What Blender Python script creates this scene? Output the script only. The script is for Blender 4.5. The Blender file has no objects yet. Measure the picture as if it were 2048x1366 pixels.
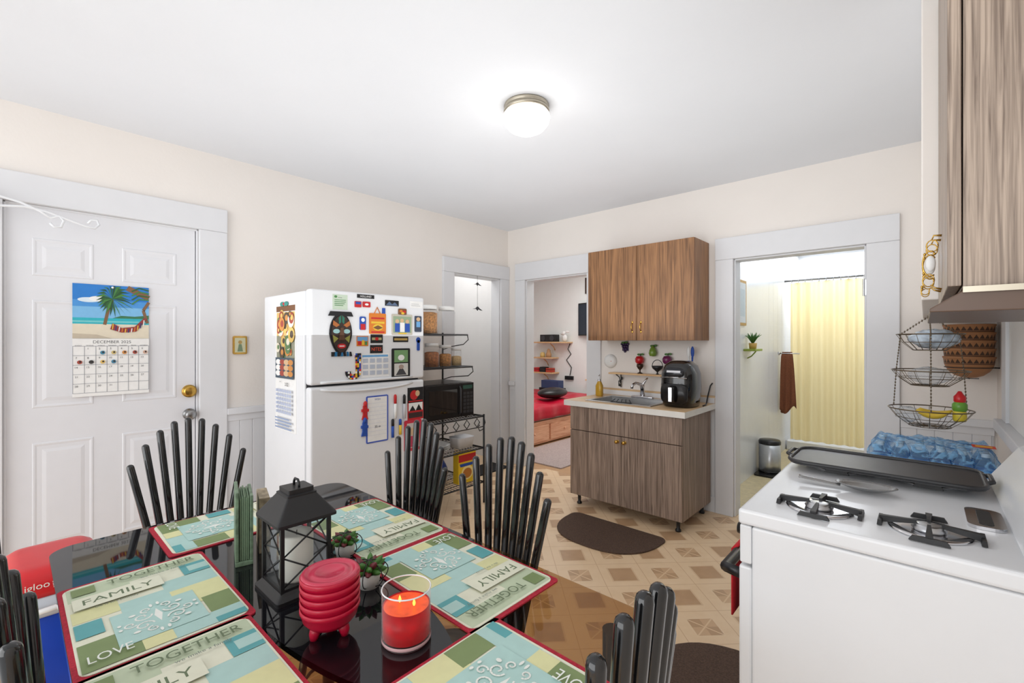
import bpy, bmesh, math, random
from mathutils import Vector, Matrix
random.seed(7)
SC=bpy.context.scene; C=SC.collection
PI=math.pi
SC.view_settings.view_transform='Standard'
SC.view_settings.exposure=.17
# ------------------------------------------------------------------ camera
YAW=math.radians(42.2); CAM=Vector((3.393,-3.675,1.33)); F=910.2; HV=681
FW=Vector((-math.sin(YAW),math.cos(YAW),0)); RT=Vector((math.cos(YAW),math.sin(YAW),0))
cd=bpy.data.cameras.new('camera'); cam=bpy.data.objects.new('camera',cd); C.objects.link(cam)
cam.location=CAM; cam.rotation_euler=(PI/2,0,YAW); cd.lens=16; cd.sensor_width=36; cd.shift_y=-2/2048; cd.clip_start=.02
SC.camera=cam
def px(u,v,x=None,y=None,z=None):
    d=FW+RT*((u-1024)/F)+Vector((0,0,(HV-v)/F))
    if x is not None: t=(x-CAM.x)/d.x
    elif y is not None: t=(y-CAM.y)/d.y
    else: t=(z-CAM.z)/d.z
    return CAM+d*t
# ------------------------------------------------------------------ materials
def lin(c):
    c=c/255
    return c/12.92 if c<=.04045 else ((c+.055)/1.055)**2.4
def rgb(c): return (lin(c[0]),lin(c[1]),lin(c[2]),1)
def newmat(name):
    m=bpy.data.materials.new(name); m.use_nodes=True
    return m,m.node_tree,m.node_tree.nodes['Principled BSDF']
def mat(name,col,rough=.5,metal=0,noise=.04,nscale=12,stretch=(1,1,1),bump=0,bscale=120,trans=0,emit=0,coat=0,spec=.5,alpha=1):
    m,nt,p=newmat(name)
    p.inputs['Roughness'].default_value=rough; p.inputs['Metallic'].default_value=metal
    p.inputs['Specular IOR Level'].default_value=spec
    p.inputs['Transmission Weight'].default_value=trans
    p.inputs['Coat Weight'].default_value=coat
    p.inputs['Alpha'].default_value=alpha
    c=rgb(col); p.inputs['Base Color'].default_value=c
    tc=nt.nodes.new('ShaderNodeTexCoord'); mp=nt.nodes.new('ShaderNodeMapping')
    mp.inputs['Scale'].default_value=stretch; nt.links.new(tc.outputs['Object'],mp.inputs['Vector'])
    if noise:
        n=nt.nodes.new('ShaderNodeTexNoise'); n.inputs['Scale'].default_value=nscale; n.inputs['Detail'].default_value=5
        nt.links.new(mp.outputs['Vector'],n.inputs['Vector'])
        r=nt.nodes.new('ShaderNodeValToRGB'); r.color_ramp.elements[0].position=.3; r.color_ramp.elements[1].position=.7
        r.color_ramp.elements[0].color=tuple(min(1,k*(1-noise)) for k in c[:3])+(1,)
        r.color_ramp.elements[1].color=tuple(min(1,k*(1+noise)) for k in c[:3])+(1,)
        nt.links.new(n.outputs['Fac'],r.inputs['Fac']); nt.links.new(r.outputs['Color'],p.inputs['Base Color'])
    if bump:
        n2=nt.nodes.new('ShaderNodeTexNoise'); n2.inputs['Scale'].default_value=bscale
        nt.links.new(mp.outputs['Vector'],n2.inputs['Vector'])
        b=nt.nodes.new('ShaderNodeBump'); b.inputs['Strength'].default_value=bump; b.inputs['Distance'].default_value=.01
        nt.links.new(n2.outputs['Fac'],b.inputs['Height']); nt.links.new(b.outputs['Normal'],p.inputs['Normal'])
    if emit:
        p.inputs['Emission Color'].default_value=c; p.inputs['Emission Strength'].default_value=emit
    return m
_fl={}
def K(r,g,b,rough=.6):
    k=(r,g,b,rough)
    if k not in _fl: _fl[k]=mat('print_%d_%d_%d'%(r,g,b),(r,g,b),rough,noise=.03,nscale=40)
    return _fl[k]
class NB:
    def __init__(s,nt): s.nt=nt
    def v(s,x,sock):
        if hasattr(x,'default_value') or hasattr(x,'is_linked'): s.nt.links.new(x,sock)
        else: sock.default_value=x
    def m(s,op,a,b=None,c=None):
        n=s.nt.nodes.new('ShaderNodeMath'); n.operation=op
        s.v(a,n.inputs[0])
        if b is not None: s.v(b,n.inputs[1])
        if c is not None: s.v(c,n.inputs[2])
        return n.outputs[0]
    def mix(s,f,a,b):
        n=s.nt.nodes.new('ShaderNodeMix'); n.data_type='RGBA'
        s.v(f,n.inputs[0])
        for x,so in((a,n.inputs[6]),(b,n.inputs[7])): s.v(x,so)
        return n.outputs[2]
def wood(name,dark,light,scale=(60,60,2.2),rough=.45):
    m,nt,p=newmat(name); N=NB(nt); p.inputs['Roughness'].default_value=rough
    tc=nt.nodes.new('ShaderNodeTexCoord'); mp=nt.nodes.new('ShaderNodeMapping'); mp.inputs['Scale'].default_value=scale
    nt.links.new(tc.outputs['Object'],mp.inputs['Vector'])
    n=nt.nodes.new('ShaderNodeTexNoise'); n.inputs['Scale'].default_value=1.6; n.inputs['Detail'].default_value=6; n.inputs['Distortion'].default_value=.8
    nt.links.new(mp.outputs['Vector'],n.inputs['Vector'])
    n2=nt.nodes.new('ShaderNodeTexNoise'); n2.inputs['Scale'].default_value=.22; n2.inputs['Detail'].default_value=3; n2.inputs['Distortion'].default_value=2.5
    nt.links.new(mp.outputs['Vector'],n2.inputs['Vector'])
    s=N.m('ADD',N.m('MULTIPLY',n.outputs['Fac'],.65),N.m('MULTIPLY',n2.outputs['Fac'],.35))
    r=nt.nodes.new('ShaderNodeValToRGB'); r.color_ramp.elements[0].position=.38; r.color_ramp.elements[1].position=.60
    r.color_ramp.elements[0].color=rgb(dark); r.color_ramp.elements[1].color=rgb(light)
    nt.links.new(s,r.inputs['Fac']); nt.links.new(r.outputs['Color'],p.inputs['Base Color'])
    return m
def floor_mat():
    m,nt,p=newmat('vinyl_tile_floor'); N=NB(nt); p.inputs['Roughness'].default_value=.38
    tc=nt.nodes.new('ShaderNodeTexCoord'); sx=nt.nodes.new('ShaderNodeSeparateXYZ'); nt.links.new(tc.outputs['Object'],sx.inputs[0])
    P=.345
    u=N.m('FRACT',N.m('ADD',N.m('DIVIDE',sx.outputs[0],P),100.0)); w=N.m('FRACT',N.m('ADD',N.m('DIVIDE',sx.outputs[1],P),100.0))
    cu=N.m('ABSOLUTE',N.m('SUBTRACT',u,.5)); cw=N.m('ABSOLUTE',N.m('SUBTRACT',w,.5))
    eu=N.m('SUBTRACT',.5,cu); ew=N.m('SUBTRACT',.5,cw)
    dia=N.m('LESS_THAN',N.m('ADD',eu,ew),.31)
    diain=N.m('LESS_THAN',N.m('ADD',eu,ew),.275)
    dia2=N.m('LESS_THAN',N.m('ADD',cu,cw),.28)
    dia2in=N.m('LESS_THAN',N.m('ADD',cu,cw),.25)
    cross=N.m('LESS_THAN',N.m('MINIMUM',cu,cw),.010)
    tri=N.m('GREATER_THAN',cu,cw)
    line=N.m('LESS_THAN',N.m('ABSOLUTE',N.m('SUBTRACT',N.m('ADD',cu,cw),.5)),.007)
    nz=nt.nodes.new('ShaderNodeTexNoise'); nz.inputs['Scale'].default_value=14; nz.inputs['Detail'].default_value=6; nt.links.new(tc.outputs['Object'],nz.inputs['Vector'])
    base=N.mix(nz.outputs['Fac'],rgb((228,196,156)),rgb((241,214,180)))
    brown=N.mix(nz.outputs['Fac'],rgb((178,142,106)),rgb((202,165,128)))
    c=N.mix(line,base,rgb((210,174,134)))
    c=N.mix(dia,c,rgb((222,190,152))); c=N.mix(diain,c,brown)
    b2=N.mix(tri,rgb((210,174,136)),rgb((192,156,120))); b2=N.mix(cross,b2,rgb((228,198,160)))
    c=N.mix(dia2,c,rgb((234,206,170))); c=N.mix(dia2in,c,b2)
    nt.links.new(c,p.inputs['Base Color'])
    return m
def glass(name,col=(255,255,255),rough=.02,op=.12):
    m,nt,p=newmat(name); out=nt.nodes['Material Output']
    p.inputs['Base Color'].default_value=rgb(col); p.inputs['Roughness'].default_value=rough
    t=nt.nodes.new('ShaderNodeBsdfTransparent'); t.inputs[0].default_value=rgb(col)
    mx=nt.nodes.new('ShaderNodeMixShader'); mx.inputs[0].default_value=op
    nt.links.new(t.outputs[0],mx.inputs[1]); nt.links.new(p.outputs[0],mx.inputs[2]); nt.links.new(mx.outputs[0],out.inputs[0])
    return m
def edge_glass(name,col,lo,hi,tint=(250,250,250)):
    # thin glass: clear face-on, brighter towards the silhouette
    m,nt,p=newmat(name); N=NB(nt); out=nt.nodes['Material Output']
    p.inputs['Base Color'].default_value=rgb(col); p.inputs['Roughness'].default_value=.03
    t=nt.nodes.new('ShaderNodeBsdfTransparent'); t.inputs[0].default_value=rgb(tint)
    lw=nt.nodes.new('ShaderNodeLayerWeight'); lw.inputs[0].default_value=.5
    f=N.m('ADD',N.m('MULTIPLY',N.m('POWER',lw.outputs['Facing'],3.0),hi),lo)
    mx=nt.nodes.new('ShaderNodeMixShader'); nt.links.new(f,mx.inputs[0])
    nt.links.new(t.outputs[0],mx.inputs[1]); nt.links.new(p.outputs[0],mx.inputs[2]); nt.links.new(mx.outputs[0],out.inputs[0])
    return m
def table_glass():
    m,nt,p=newmat('tinted_table_glass'); N=NB(nt); out=nt.nodes['Material Output']
    p.inputs['Base Color'].default_value=(.006,.006,.008,1); p.inputs['Roughness'].default_value=.03; p.inputs['Specular IOR Level'].default_value=.6
    tc=nt.nodes.new('ShaderNodeTexCoord'); sx=nt.nodes.new('ShaderNodeSeparateXYZ'); nt.links.new(tc.outputs['Object'],sx.inputs[0])
    X=sx.outputs[0]; Y=sx.outputs[1]
    e=N.m('ADD',N.m('POWER',N.m('ABSOLUTE',N.m('DIVIDE',X,.50)),2.0),N.m('POWER',N.m('ABSOLUTE',N.m('DIVIDE',Y,.15)),2.0))
    clear=N.m('MULTIPLY',N.m('GREATER_THAN',e,1.0),N.m('GREATER_THAN',X,.12))  # black print; its left part also stands in for shade under the table
    t=nt.nodes.new('ShaderNodeBsdfTransparent'); t.inputs[0].default_value=(.74,.60,.42,1)
    g=nt.nodes.new('ShaderNodeBsdfGlossy'); g.inputs['Roughness'].default_value=.02
    lw=nt.nodes.new('ShaderNodeLayerWeight'); lw.inputs[0].default_value=.5
    f=N.m('ADD',N.m('MULTIPLY',N.m('POWER',lw.outputs['Facing'],4.0),.55),.03)
    m1=nt.nodes.new('ShaderNodeMixShader'); nt.links.new(f,m1.inputs[0]); nt.links.new(t.outputs[0],m1.inputs[1]); nt.links.new(g.outputs[0],m1.inputs[2])
    m2=nt.nodes.new('ShaderNodeMixShader'); nt.links.new(clear,m2.inputs[0]); nt.links.new(p.outputs[0],m2.inputs[1]); nt.links.new(m1.outputs[0],m2.inputs[2])
    nt.links.new(m2.outputs[0],out.inputs[0]); return m
def confetti():
    m,nt,p=newmat('patchwork_print'); tc=nt.nodes.new('ShaderNodeTexCoord')
    v=nt.nodes.new('ShaderNodeVectorMath'); v.operation='SNAP'; v.inputs[1].default_value=(.012,.012,.012); nt.links.new(tc.outputs['Object'],v.inputs[0])
    w=nt.nodes.new('ShaderNodeTexWhiteNoise'); nt.links.new(v.outputs[0],w.inputs['Vector'])
    r=nt.nodes.new('ShaderNodeValToRGB'); r.color_ramp.interpolation='CONSTANT'
    cols=[(20,20,24),(200,40,40),(20,20,24),(40,80,170),(240,240,235),(230,180,40),(20,20,24)]
    el=r.color_ramp.elements; el[0].color=rgb(cols[0]); el[1].position=1/7; el[1].color=rgb(cols[1])
    for i in range(2,7):
        q=el.new(i/7); q.color=rgb(cols[i])
    nt.links.new(w.outputs['Value'],r.inputs['Fac']); nt.links.new(r.outputs['Color'],p.inputs['Base Color']); return m
def carved():
    m,nt,p=newmat('carved_brown_wood'); N=NB(nt); p.inputs['Roughness'].default_value=.55
    tc=nt.nodes.new('ShaderNodeTexCoord'); sx=nt.nodes.new('ShaderNodeSeparateXYZ'); nt.links.new(tc.outputs['Object'],sx.inputs[0])
    a=N.m('MULTIPLY',N.m('ARCTAN2',sx.outputs[1],sx.outputs[0]),26/(2*PI))
    tri=N.m('PINGPONG',N.m('ADD',a,50.0),.5)
    z=N.m('DIVIDE',N.m('SUBTRACT',sx.outputs[2],.082),.023)
    d=N.m('LESS_THAN',z,N.m('MULTIPLY',tri,2.0))
    inb=N.m('MULTIPLY',N.m('GREATER_THAN',z,.0),N.m('LESS_THAN',z,1.0))
    ln=N.m('LESS_THAN',N.m('ABSOLUTE',N.m('SUBTRACT',sx.outputs[2],.0775)),.002)
    c=N.mix(N.m('MAXIMUM',N.m('MULTIPLY',d,inb),ln),rgb((164,114,74)),rgb((66,44,30)))
    nt.links.new(c,p.inputs['Base Color']); return m
def translucent(name,col,f=.6):
    m,nt,p=newmat(name); out=nt.nodes['Material Output']
    p.inputs['Base Color'].default_value=rgb(col); p.inputs['Roughness'].default_value=.5
    t=nt.nodes.new('ShaderNodeBsdfTranslucent'); t.inputs[0].default_value=rgb(col)
    mx=nt.nodes.new('ShaderNodeMixShader'); mx.inputs[0].default_value=f
    nt.links.new(p.outputs[0],mx.inputs[1]); nt.links.new(t.outputs[0],mx.inputs[2]); nt.links.new(mx.outputs[0],out.inputs[0]); return m

WALL=mat('cream_wall_paint',(239,233,227),.75,noise=.012,nscale=3,bump=.06,bscale=60)
CEIL=mat('white_ceiling_paint',(231,234,239),.8,noise=.012,nscale=2,bump=.05,bscale=40)
TRIM=mat('white_trim_paint',(226,227,230),.45,noise=.01)
DOORW=mat('white_door_paint',(228,229,233),.4,noise=.01)
WHITE=mat('white_enamel',(234,236,239),.25,noise=.008)
WPL=mat('white_plastic',(236,236,234),.4,noise=.01)
BLK=mat('glossy_black_metal',(14,15,17),.16,noise=.02,coat=.5)
BLKM=mat('matte_black_metal',(24,24,26),.45,noise=.05)
BLKP=mat('black_plastic',(20,20,22),.3,noise=.03)
GRID=mat('dark_griddle_iron',(48,48,50),.4,noise=.08,nscale=50)
DGREY=mat('dark_grey_plastic',(55,56,60),.4)
CHR=mat('chrome',(215,215,218),.12,1,noise=.01)
STEEL=mat('brushed_steel',(190,192,195),.3,1,noise=.06,nscale=30)
DSTEEL=mat('dull_steel',(150,150,150),.28,1,noise=.06,nscale=30)
SPOON=mat('spoon_steel',(150,150,150),.25,.7,noise=.03,nscale=30)
BRASS=mat('brass',(200,160,80),.22,1,noise=.03)
NICK=mat('brushed_nickel',(180,172,156),.3,1,noise=.03)
W_UP=wood('warm_walnut_laminate',(104,70,42),(164,118,78),scale=(80,80,2.2))
W_LOW=wood('grey_walnut_laminate',(98,80,68),(160,138,122),scale=(90,90,2.2))
W_RT=wood('light_paled_walnut_laminate',(116,100,88),(184,166,150),scale=(100,100,2.4))  # stove cabinet wood, paled to grey-beige to paint in the light on it
WPINE=wood('pine',(205,160,112),(232,196,150),scale=(3,30,30))
WCTR=wood('countertop_laminate',(196,160,116),(226,196,156),scale=(3,30,30))
FLOOR=floor_mat()
RED=mat('crimson_plastic',(188,16,54),.3,noise=.03)
PINKL=mat('pink_ringed_lid',(200,58,84),.2,noise=.03)
REDT=mat('crimson_woven_mat',(176,28,52),.8,noise=.25,nscale=220)
TGLASS=table_glass(); JAR=edge_glass('clear_plastic_jar',(240,242,244),.06,.5); CGL=edge_glass('clear_candle_glass',(246,236,236),.015,.5)
LGL=glass('lantern_pane_glass',(245,248,250),.02,.06)
WAXR=mat('glowing_red_wax',(176,4,16),.35,emit=.20,noise=.3,nscale=40,spec=.2)  # weak emission stands in for candle light shining through the wax
WAXG=mat('molten_wax_glow',(236,84,36),.3,emit=.35,noise=.3,nscale=60,spec=.2)  # orange colour and emission paint flame light on the wax top
WAXW=mat('ivory_wax',(240,236,222),.5,noise=.01)
FLAME=mat('candle_flame',(255,170,60),.5,emit=3,noise=0)
LAMP=mat('opal_lamp_glass',(255,250,242),.3,emit=1.6,noise=0)
CONF=confetti(); CARV=carved()
CURT=translucent('yellow_shower_curtain',(249,233,184))
TILEW=mat('white_bath_tile',(236,238,241),.25,noise=.01)
MATB=mat('brown_ribbed_mat',(84,64,52),.9,noise=.35,nscale=160,bump=.5,bscale=160)
REDBED=mat('red_satin',(190,16,48),.35,noise=.12,nscale=8,bump=.3,bscale=10)
BAG=glass('clear_plastic_bag',(244,246,248),.15,.22)
GREEN=mat('leaf_green',(70,120,50),.45,noise=.15); DRED=mat('dark_red_leaf',(110,40,48),.45,noise=.15)

# ------------------------------------------------------------------ mesh builder
_tx={}
def text_mesh(st):
    if st in _tx: return _tx[st]
    cu=bpy.data.curves.new('t','FONT'); cu.body=st; cu.align_x='CENTER'; cu.align_y='CENTER'; cu.resolution_u=3
    ob=bpy.data.objects.new('t',cu); C.objects.link(ob)
    dg=bpy.context.evaluated_depsgraph_get(); dg.update()
    me=bpy.data.meshes.new_from_object(ob.evaluated_get(dg))
    vs=[v.co.copy() for v in me.vertices]; fs=[list(p.vertices) for p in me.polygons]
    xs=[v.x for v in vs]; ys=[v.y for v in vs]
    cx=(min(xs)+max(xs))/2; cy=(min(ys)+max(ys))/2
    vs=[(v.x-cx,v.y-cy) for v in vs]; W=max(xs)-min(xs); H=max(ys)-min(ys)
    bpy.data.objects.remove(ob); bpy.data.curves.remove(cu); bpy.data.meshes.remove(me)
    _tx[st]=(vs,fs,W,H); return _tx[st]
def frame(o,r,u):
    r=Vector(r).normalized(); u=Vector(u).normalized(); n=r.cross(u)
    M=Matrix.Identity(4)
    for i in range(3): M[i][0]=r[i]; M[i][1]=u[i]; M[i][2]=n[i]; M[i][3]=o[i]
    return M
def FX(o): return frame(o,(0,1,0),(0,0,1))
def FY(o): return frame(o,(1,0,0),(0,0,1))
def FZ(o,a=0): return frame(o,(math.cos(a),math.sin(a),0),(-math.sin(a),math.cos(a),0))
def rrect(w,h,r=0,n=5):
    if r<=0: return [(-w/2,-h/2),(w/2,-h/2),(w/2,h/2),(-w/2,h/2)]
    o=[]
    for cx,cy,a0 in((w/2-r,-h/2+r,-PI/2),(w/2-r,h/2-r,0),(-w/2+r,h/2-r,PI/2),(-w/2+r,-h/2+r,PI)):
        for k in range(n+1):
            a=a0+k*PI/2/n; o.append((cx+r*math.cos(a),cy+r*math.sin(a)))
    return o
def wloc(o):
    l=Vector((0,0,0))
    while o: l+=o.location; o=o.parent
    return l
class MB:
    def __init__(s,M=None): s.v=[];s.f=[];s.mi=[];s.sm=[];s.mats=[];s.M=M
    def add(s,vs,fs,m,smooth=False):
        o=len(s.v)
        for v in vs:
            v=Vector(v); s.v.append(s.M@v if s.M else v)
        if m not in s.mats: s.mats.append(m)
        k=s.mats.index(m)
        for f in fs: s.f.append([o+i for i in f]); s.mi.append(k); s.sm.append(smooth)
        return s
    def box(s,x0,x1,y0,y1,z0,z1,m):
        return s.add([(x0,y0,z0),(x1,y0,z0),(x1,y1,z0),(x0,y1,z0),(x0,y0,z1),(x1,y0,z1),(x1,y1,z1),(x0,y1,z1)],
            [(0,3,2,1),(4,5,6,7),(0,1,5,4),(1,2,6,5),(2,3,7,6),(3,0,4,7)],m)
    def prism(s,poly,h0,h1,m,smooth=False):
        n=len(poly)
        return s.add([(x,y,h0) for x,y in poly]+[(x,y,h1) for x,y in poly],
            [tuple(range(n))[::-1],tuple(range(n,2*n))]+[(i,(i+1)%n,n+(i+1)%n,n+i) for i in range(n)],m,smooth)
    def poly(s,pts,z,m): return s.add([(x,y,z) for x,y in pts],[tuple(range(len(pts)))],m)
    def tube(s,pts,r,m,n=8,closed=False,caps=True):
        P=[Vector(p) for p in pts]; N=len(P); R=list(r) if isinstance(r,(list,tuple)) else [r]*N
        vs=[];nr=None
        for i in range(N):
            if closed: t=P[(i+1)%N]-P[i-1]
            else: t=P[min(i+1,N-1)]-P[max(i-1,0)]
            if t.length<1e-9: t=Vector((0,0,1))
            t.normalize()
            if nr is None:
                nr=t.orthogonal().normalized()
            nr=nr-t*nr.dot(t)
            nr=nr.normalized() if nr.length>1e-6 else t.orthogonal().normalized()
            b=t.cross(nr)
            for k in range(n):
                a=2*PI*k/n; vs.append(P[i]+(nr*math.cos(a)+b*math.sin(a))*R[i])
        fs=[]
        for i in range(N if closed else N-1):
            j=(i+1)%N
            for k in range(n):
                q=(k+1)%n; fs.append((i*n+k,i*n+q,j*n+q,j*n+k))
        if caps and not closed:
            fs.append(tuple(range(n))[::-1]); fs.append(tuple((N-1)*n+k for k in range(n)))
        return s.add(vs,fs,m,True)
    def cyl(s,p0,p1,r0,m,r1=None,n=16):
        r1=r0 if r1 is None else r1
        p0=Vector(p0);p1=Vector(p1);t=(p1-p0).normalized();a=t.orthogonal().normalized();b=t.cross(a)
        vs=[p0+(a*math.cos(2*PI*k/n)+b*math.sin(2*PI*k/n))*r0 for k in range(n)]+[p1+(a*math.cos(2*PI*k/n)+b*math.sin(2*PI*k/n))*r1 for k in range(n)]
        s.add(vs,[(k,(k+1)%n,n+(k+1)%n,n+k) for k in range(n)],m,True)
        s.add(vs,[tuple(range(n))[::-1],tuple(range(n,2*n))],m,False); return s
    def lathe(s,prof,m,c=(0,0,0),n=28,smooth=True):
        vs=[]
        for r,z in prof:
            for k in range(n):
                a=2*PI*k/n; vs.append((c[0]+max(r,1e-5)*math.cos(a),c[1]+max(r,1e-5)*math.sin(a),c[2]+z))
        fs=[(i*n+k,i*n+(k+1)%n,(i+1)*n+(k+1)%n,(i+1)*n+k) for i in range(len(prof)-1) for k in range(n)]
        return s.add(vs,fs,m,smooth)
    def loft(s,secs,m,c=(0,0,0),n=36,e=4,smooth=True):
        vs=[]
        for z,wx,wy in secs:
            for k in range(n):
                a=2*PI*k/n; ca,sa=math.cos(a),math.sin(a)
                vs.append((c[0]+wx*math.copysign(abs(ca)**(2/e),ca),c[1]+wy*math.copysign(abs(sa)**(2/e),sa),c[2]+z))
        fs=[(i*n+k,i*n+(k+1)%n,(i+1)*n+(k+1)%n,(i+1)*n+k) for i in range(len(secs)-1) for k in range(n)]
        fs+=[tuple(range(n))[::-1],tuple((len(secs)-1)*n+k for k in range(n))]
        return s.add(vs,fs,m,smooth)
    def ball(s,c,r,m,n=12,jit=0):
        if not isinstance(r,(tuple,list)): r=(r,r,r)
        vs=[];h=n//2+2
        for i in range(h+1):
            t=PI*i/h
            for k in range(n):
                a=2*PI*k/n; j=1+(random.uniform(-jit,jit) if jit else 0)
                st=max(math.sin(t),1e-4)
                vs.append((c[0]+r[0]*st*math.cos(a)*j,c[1]+r[1]*st*math.sin(a)*j,c[2]+r[2]*math.cos(t)*j))
        fs=[(i*n+k,(i+1)*n+k,(i+1)*n+(k+1)%n,i*n+(k+1)%n) for i in range(h) for k in range(n)]
        return s.add(vs,fs,m,True)
    def text(s,st,cx,cy,h,z,m,maxw=None):
        vs,fs,W,H=text_mesh(st); k=h/H; kx=k
        if maxw and W*k>maxw: kx=maxw/W
        return s.add([(cx+x*kx,cy+y*k,z) for x,y in vs],fs,m)
    def grid(s,fn,nu,nv,m,smooth=True):
        vs=[fn(i/nu,j/nv) for j in range(nv+1) for i in range(nu+1)]
        return s.add(vs,[(j*(nu+1)+i,j*(nu+1)+i+1,(j+1)*(nu+1)+i+1,(j+1)*(nu+1)+i) for j in range(nv) for i in range(nu)],m,smooth)
    def build(s,name,parent=None,bevel=0,local=False,seg=2,sub=0,solid=0):
        me=bpy.data.meshes.new(name); o=Vector((0,0,0))
        if not local:
            if parent: o=wloc(parent)
            else:
                xs=[v.x for v in s.v];ys=[v.y for v in s.v]
                o=Vector(((min(xs)+max(xs))/2,(min(ys)+max(ys))/2,min(v.z for v in s.v)))
        me.from_pydata([v-o for v in s.v],[],s.f)
        for m in s.mats: me.materials.append(m)
        for p,k,sm in zip(me.polygons,s.mi,s.sm): p.material_index=k; p.use_smooth=sm
        bm=bmesh.new(); bm.from_mesh(me); bmesh.ops.recalc_face_normals(bm,faces=bm.faces); bm.to_mesh(me); bm.free()
        ob=bpy.data.objects.new(name,me); C.objects.link(ob)
        if parent: ob.parent=parent
        elif not local: ob.location=o
        if solid:
            q=ob.modifiers.new('solid','SOLIDIFY'); q.thickness=solid; q.offset=0
        if bevel:
            q=ob.modifiers.new('bevel','BEVEL'); q.width=bevel; q.segments=seg; q.limit_method='ANGLE'; q.angle_limit=math.radians(50)
        return ob
def tag(o,label,cat,group=None):
    o['label']=label; o['category']=cat
    if group: o['group']=group
    return o
def thing(name,label,cat,loc=(0,0,0),rz=0,group=None):
    o=bpy.data.objects.new(name,None); C.objects.link(o); o.location=loc; o.rotation_euler=(0,0,rz); o.empty_display_size=.05
    return tag(o,label,cat,group)
def struct(o): o['kind']='structure'; return o
def dup(root,loc,rz,label):
    r=root.copy(); C.objects.link(r); r.location=loc; r.rotation_euler=(0,0,rz); r['label']=label
    for ch in root.children:
        c=ch.copy(); C.objects.link(c); c.parent=r
        for g in ch.children:
            d=g.copy(); C.objects.link(d); d.parent=c
    return r
def draw(b,d,w,h,z):
    X=lambda f:(f-.5)*w
    Y=lambda f:(f-.5)*h
    k=d[0]
    if k=='r': b.poly([(X(d[1]),Y(d[2])),(X(d[3]),Y(d[2])),(X(d[3]),Y(d[4])),(X(d[1]),Y(d[4]))],z,d[5])
    elif k=='e': b.poly([(X(d[1])+d[3]*w*math.cos(2*PI*i/20),Y(d[2])+d[4]*h*math.sin(2*PI*i/20)) for i in range(20)],z,d[5])
    elif k=='p': b.poly([(X(x),Y(y)) for x,y in d[1]],z,d[2])
    elif k=='t': b.text(d[1],X(d[2]),Y(d[3]),d[4]*h,z,d[5],d[6]*w if len(d)>6 else None)
    elif k=='l':
        pts=[Vector((X(x),Y(y))) for x,y in d[1]]; t=d[2]*w/2
        for i in range(len(pts)-1):
            q=(pts[i+1]-pts[i]); n=Vector((-q.y,q.x)).normalized()*t
            b.poly([tuple(pts[i]-n),tuple(pts[i+1]-n),tuple(pts[i+1]+n),tuple(pts[i]+n)],z,d[3])
def panel(name,label,cat,M,w,h,base,decs=(),th=.003,group=None,cr=0,parent=None,dz=.00025):
    b=MB(M); b.prism(rrect(w,h,cr),0,th,base); z=th
    for d in decs:
        z+=dz; draw(b,d,w,h,z)
    o=b.build(name,parent)
    if label: tag(o,label,cat,group)
    return o
def onx(u0,v0,u1,v1,x):
    a=px(u0,v0,x=x); c=px(u1,v1,x=x); return FX(((x),(a.y+c.y)/2,(a.z+c.z)/2)),abs(c.y-a.y),abs(a.z-c.z)
def ony(u0,v0,u1,v1,y):
    a=px(u0,v0,y=y); c=px(u1,v1,y=y); return FY(((a.x+c.x)/2,y,(a.z+c.z)/2)),abs(c.x-a.x),abs(a.z-c.z)

# ------------------------------------------------------------------ room shell
H=2.528; XR=3.69
b=MB(); b.box(-.95,XR+.12,-4.8,.06,-.1,0,FLOOR); struct(b.build('floor'))
b=MB(); b.box(-2.1,2.08,.06,2.6,-.1,0,mat('bedroom_floor',(190,150,110),.5)); struct(b.build('floor'))
b=MB(); b.box(2.081,3.4,.06,3.6,-.1,0,mat('bath_floor_tile',(226,210,170),.4,noise=.1,nscale=25)); struct(b.build('floor'))
b=MB(); b.box(-2.1,XR+.12,-4.8,3.6,H,H+.1,CEIL); struct(b.build('ceiling'))
b=MB()
for y0,y1,z0 in((-4.8,-3.70,0),(-3.70,-2.877,2.03),(-2.877,-.786,0),(-.786,-.13,1.99),(-.13,.0,0)): b.box(-.12,0,y0,y1,z0,H,WALL)
struct(b.build('wall_left'))
b=MB()
for x0,x1,z0 in((-2.1,.26,0),(.26,1.03,1.97),(1.03,2.325,0),(2.325,3.118,1.945),(3.118,XR+.12,0)): b.box(x0,x1,0,.12,z0,H,WALL)
struct(b.build('wall_back'))
b=MB(); b.box(XR,XR+.12,-4.8,0,0,H,WALL); struct(b.build('wall_right'))
CLW=mat('white_closet_paint',(236,236,236),.75,noise=.01)
b=MB(); b.box(-.95,-.88,-1.2,0,0,H,CLW); b.box(-.88,-.12,-1.2,-1.12,0,H,CLW); b.box(-.879,-.121,-.012,-.001,0,H,CLW); struct(b.build('wall_closet'))
BEDW=mat('bedroom_wall_paint',(238,240,238),.8,noise=.01)
b=MB(); b.box(-2.1,2.08,2.5,2.6,0,H,BEDW); b.box(-2.1,-2.0,.12,2.5,0,H,BEDW); b.box(1.98,2.08,.12,2.5,0,H,BEDW); struct(b.build('wall_bedroom'))
b=MB(); b.box(2.081,2.13,.12,3.6,0,H,TILEW); b.box(3.25,3.35,.12,3.6,0,H,TILEW)
b.box(2.13,2.35,3.5,3.6,0,H,TILEW); b.box(2.80,3.25,3.5,3.6,0,H,TILEW); b.box(2.35,2.80,3.5,3.6,0,2.12,TILEW); b.box(2.35,2.80,3.5,3.6,2.40,H,TILEW); struct(b.build('wall_bathroom'))
b=MB(); GR=mat('tile_grout',(206,208,212),.6)
for i in range(1,17): b.box(2.1295,2.1303,1.9,3.5,i*.15-.0015,i*.15+.0015,GR)
for i in range(0,8): b.box(2.1295,2.1303,1.9+i*.2-.0015,1.9+i*.2+.0015,0,2.5,GR)
struct(b.build('trim_1'))
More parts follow.
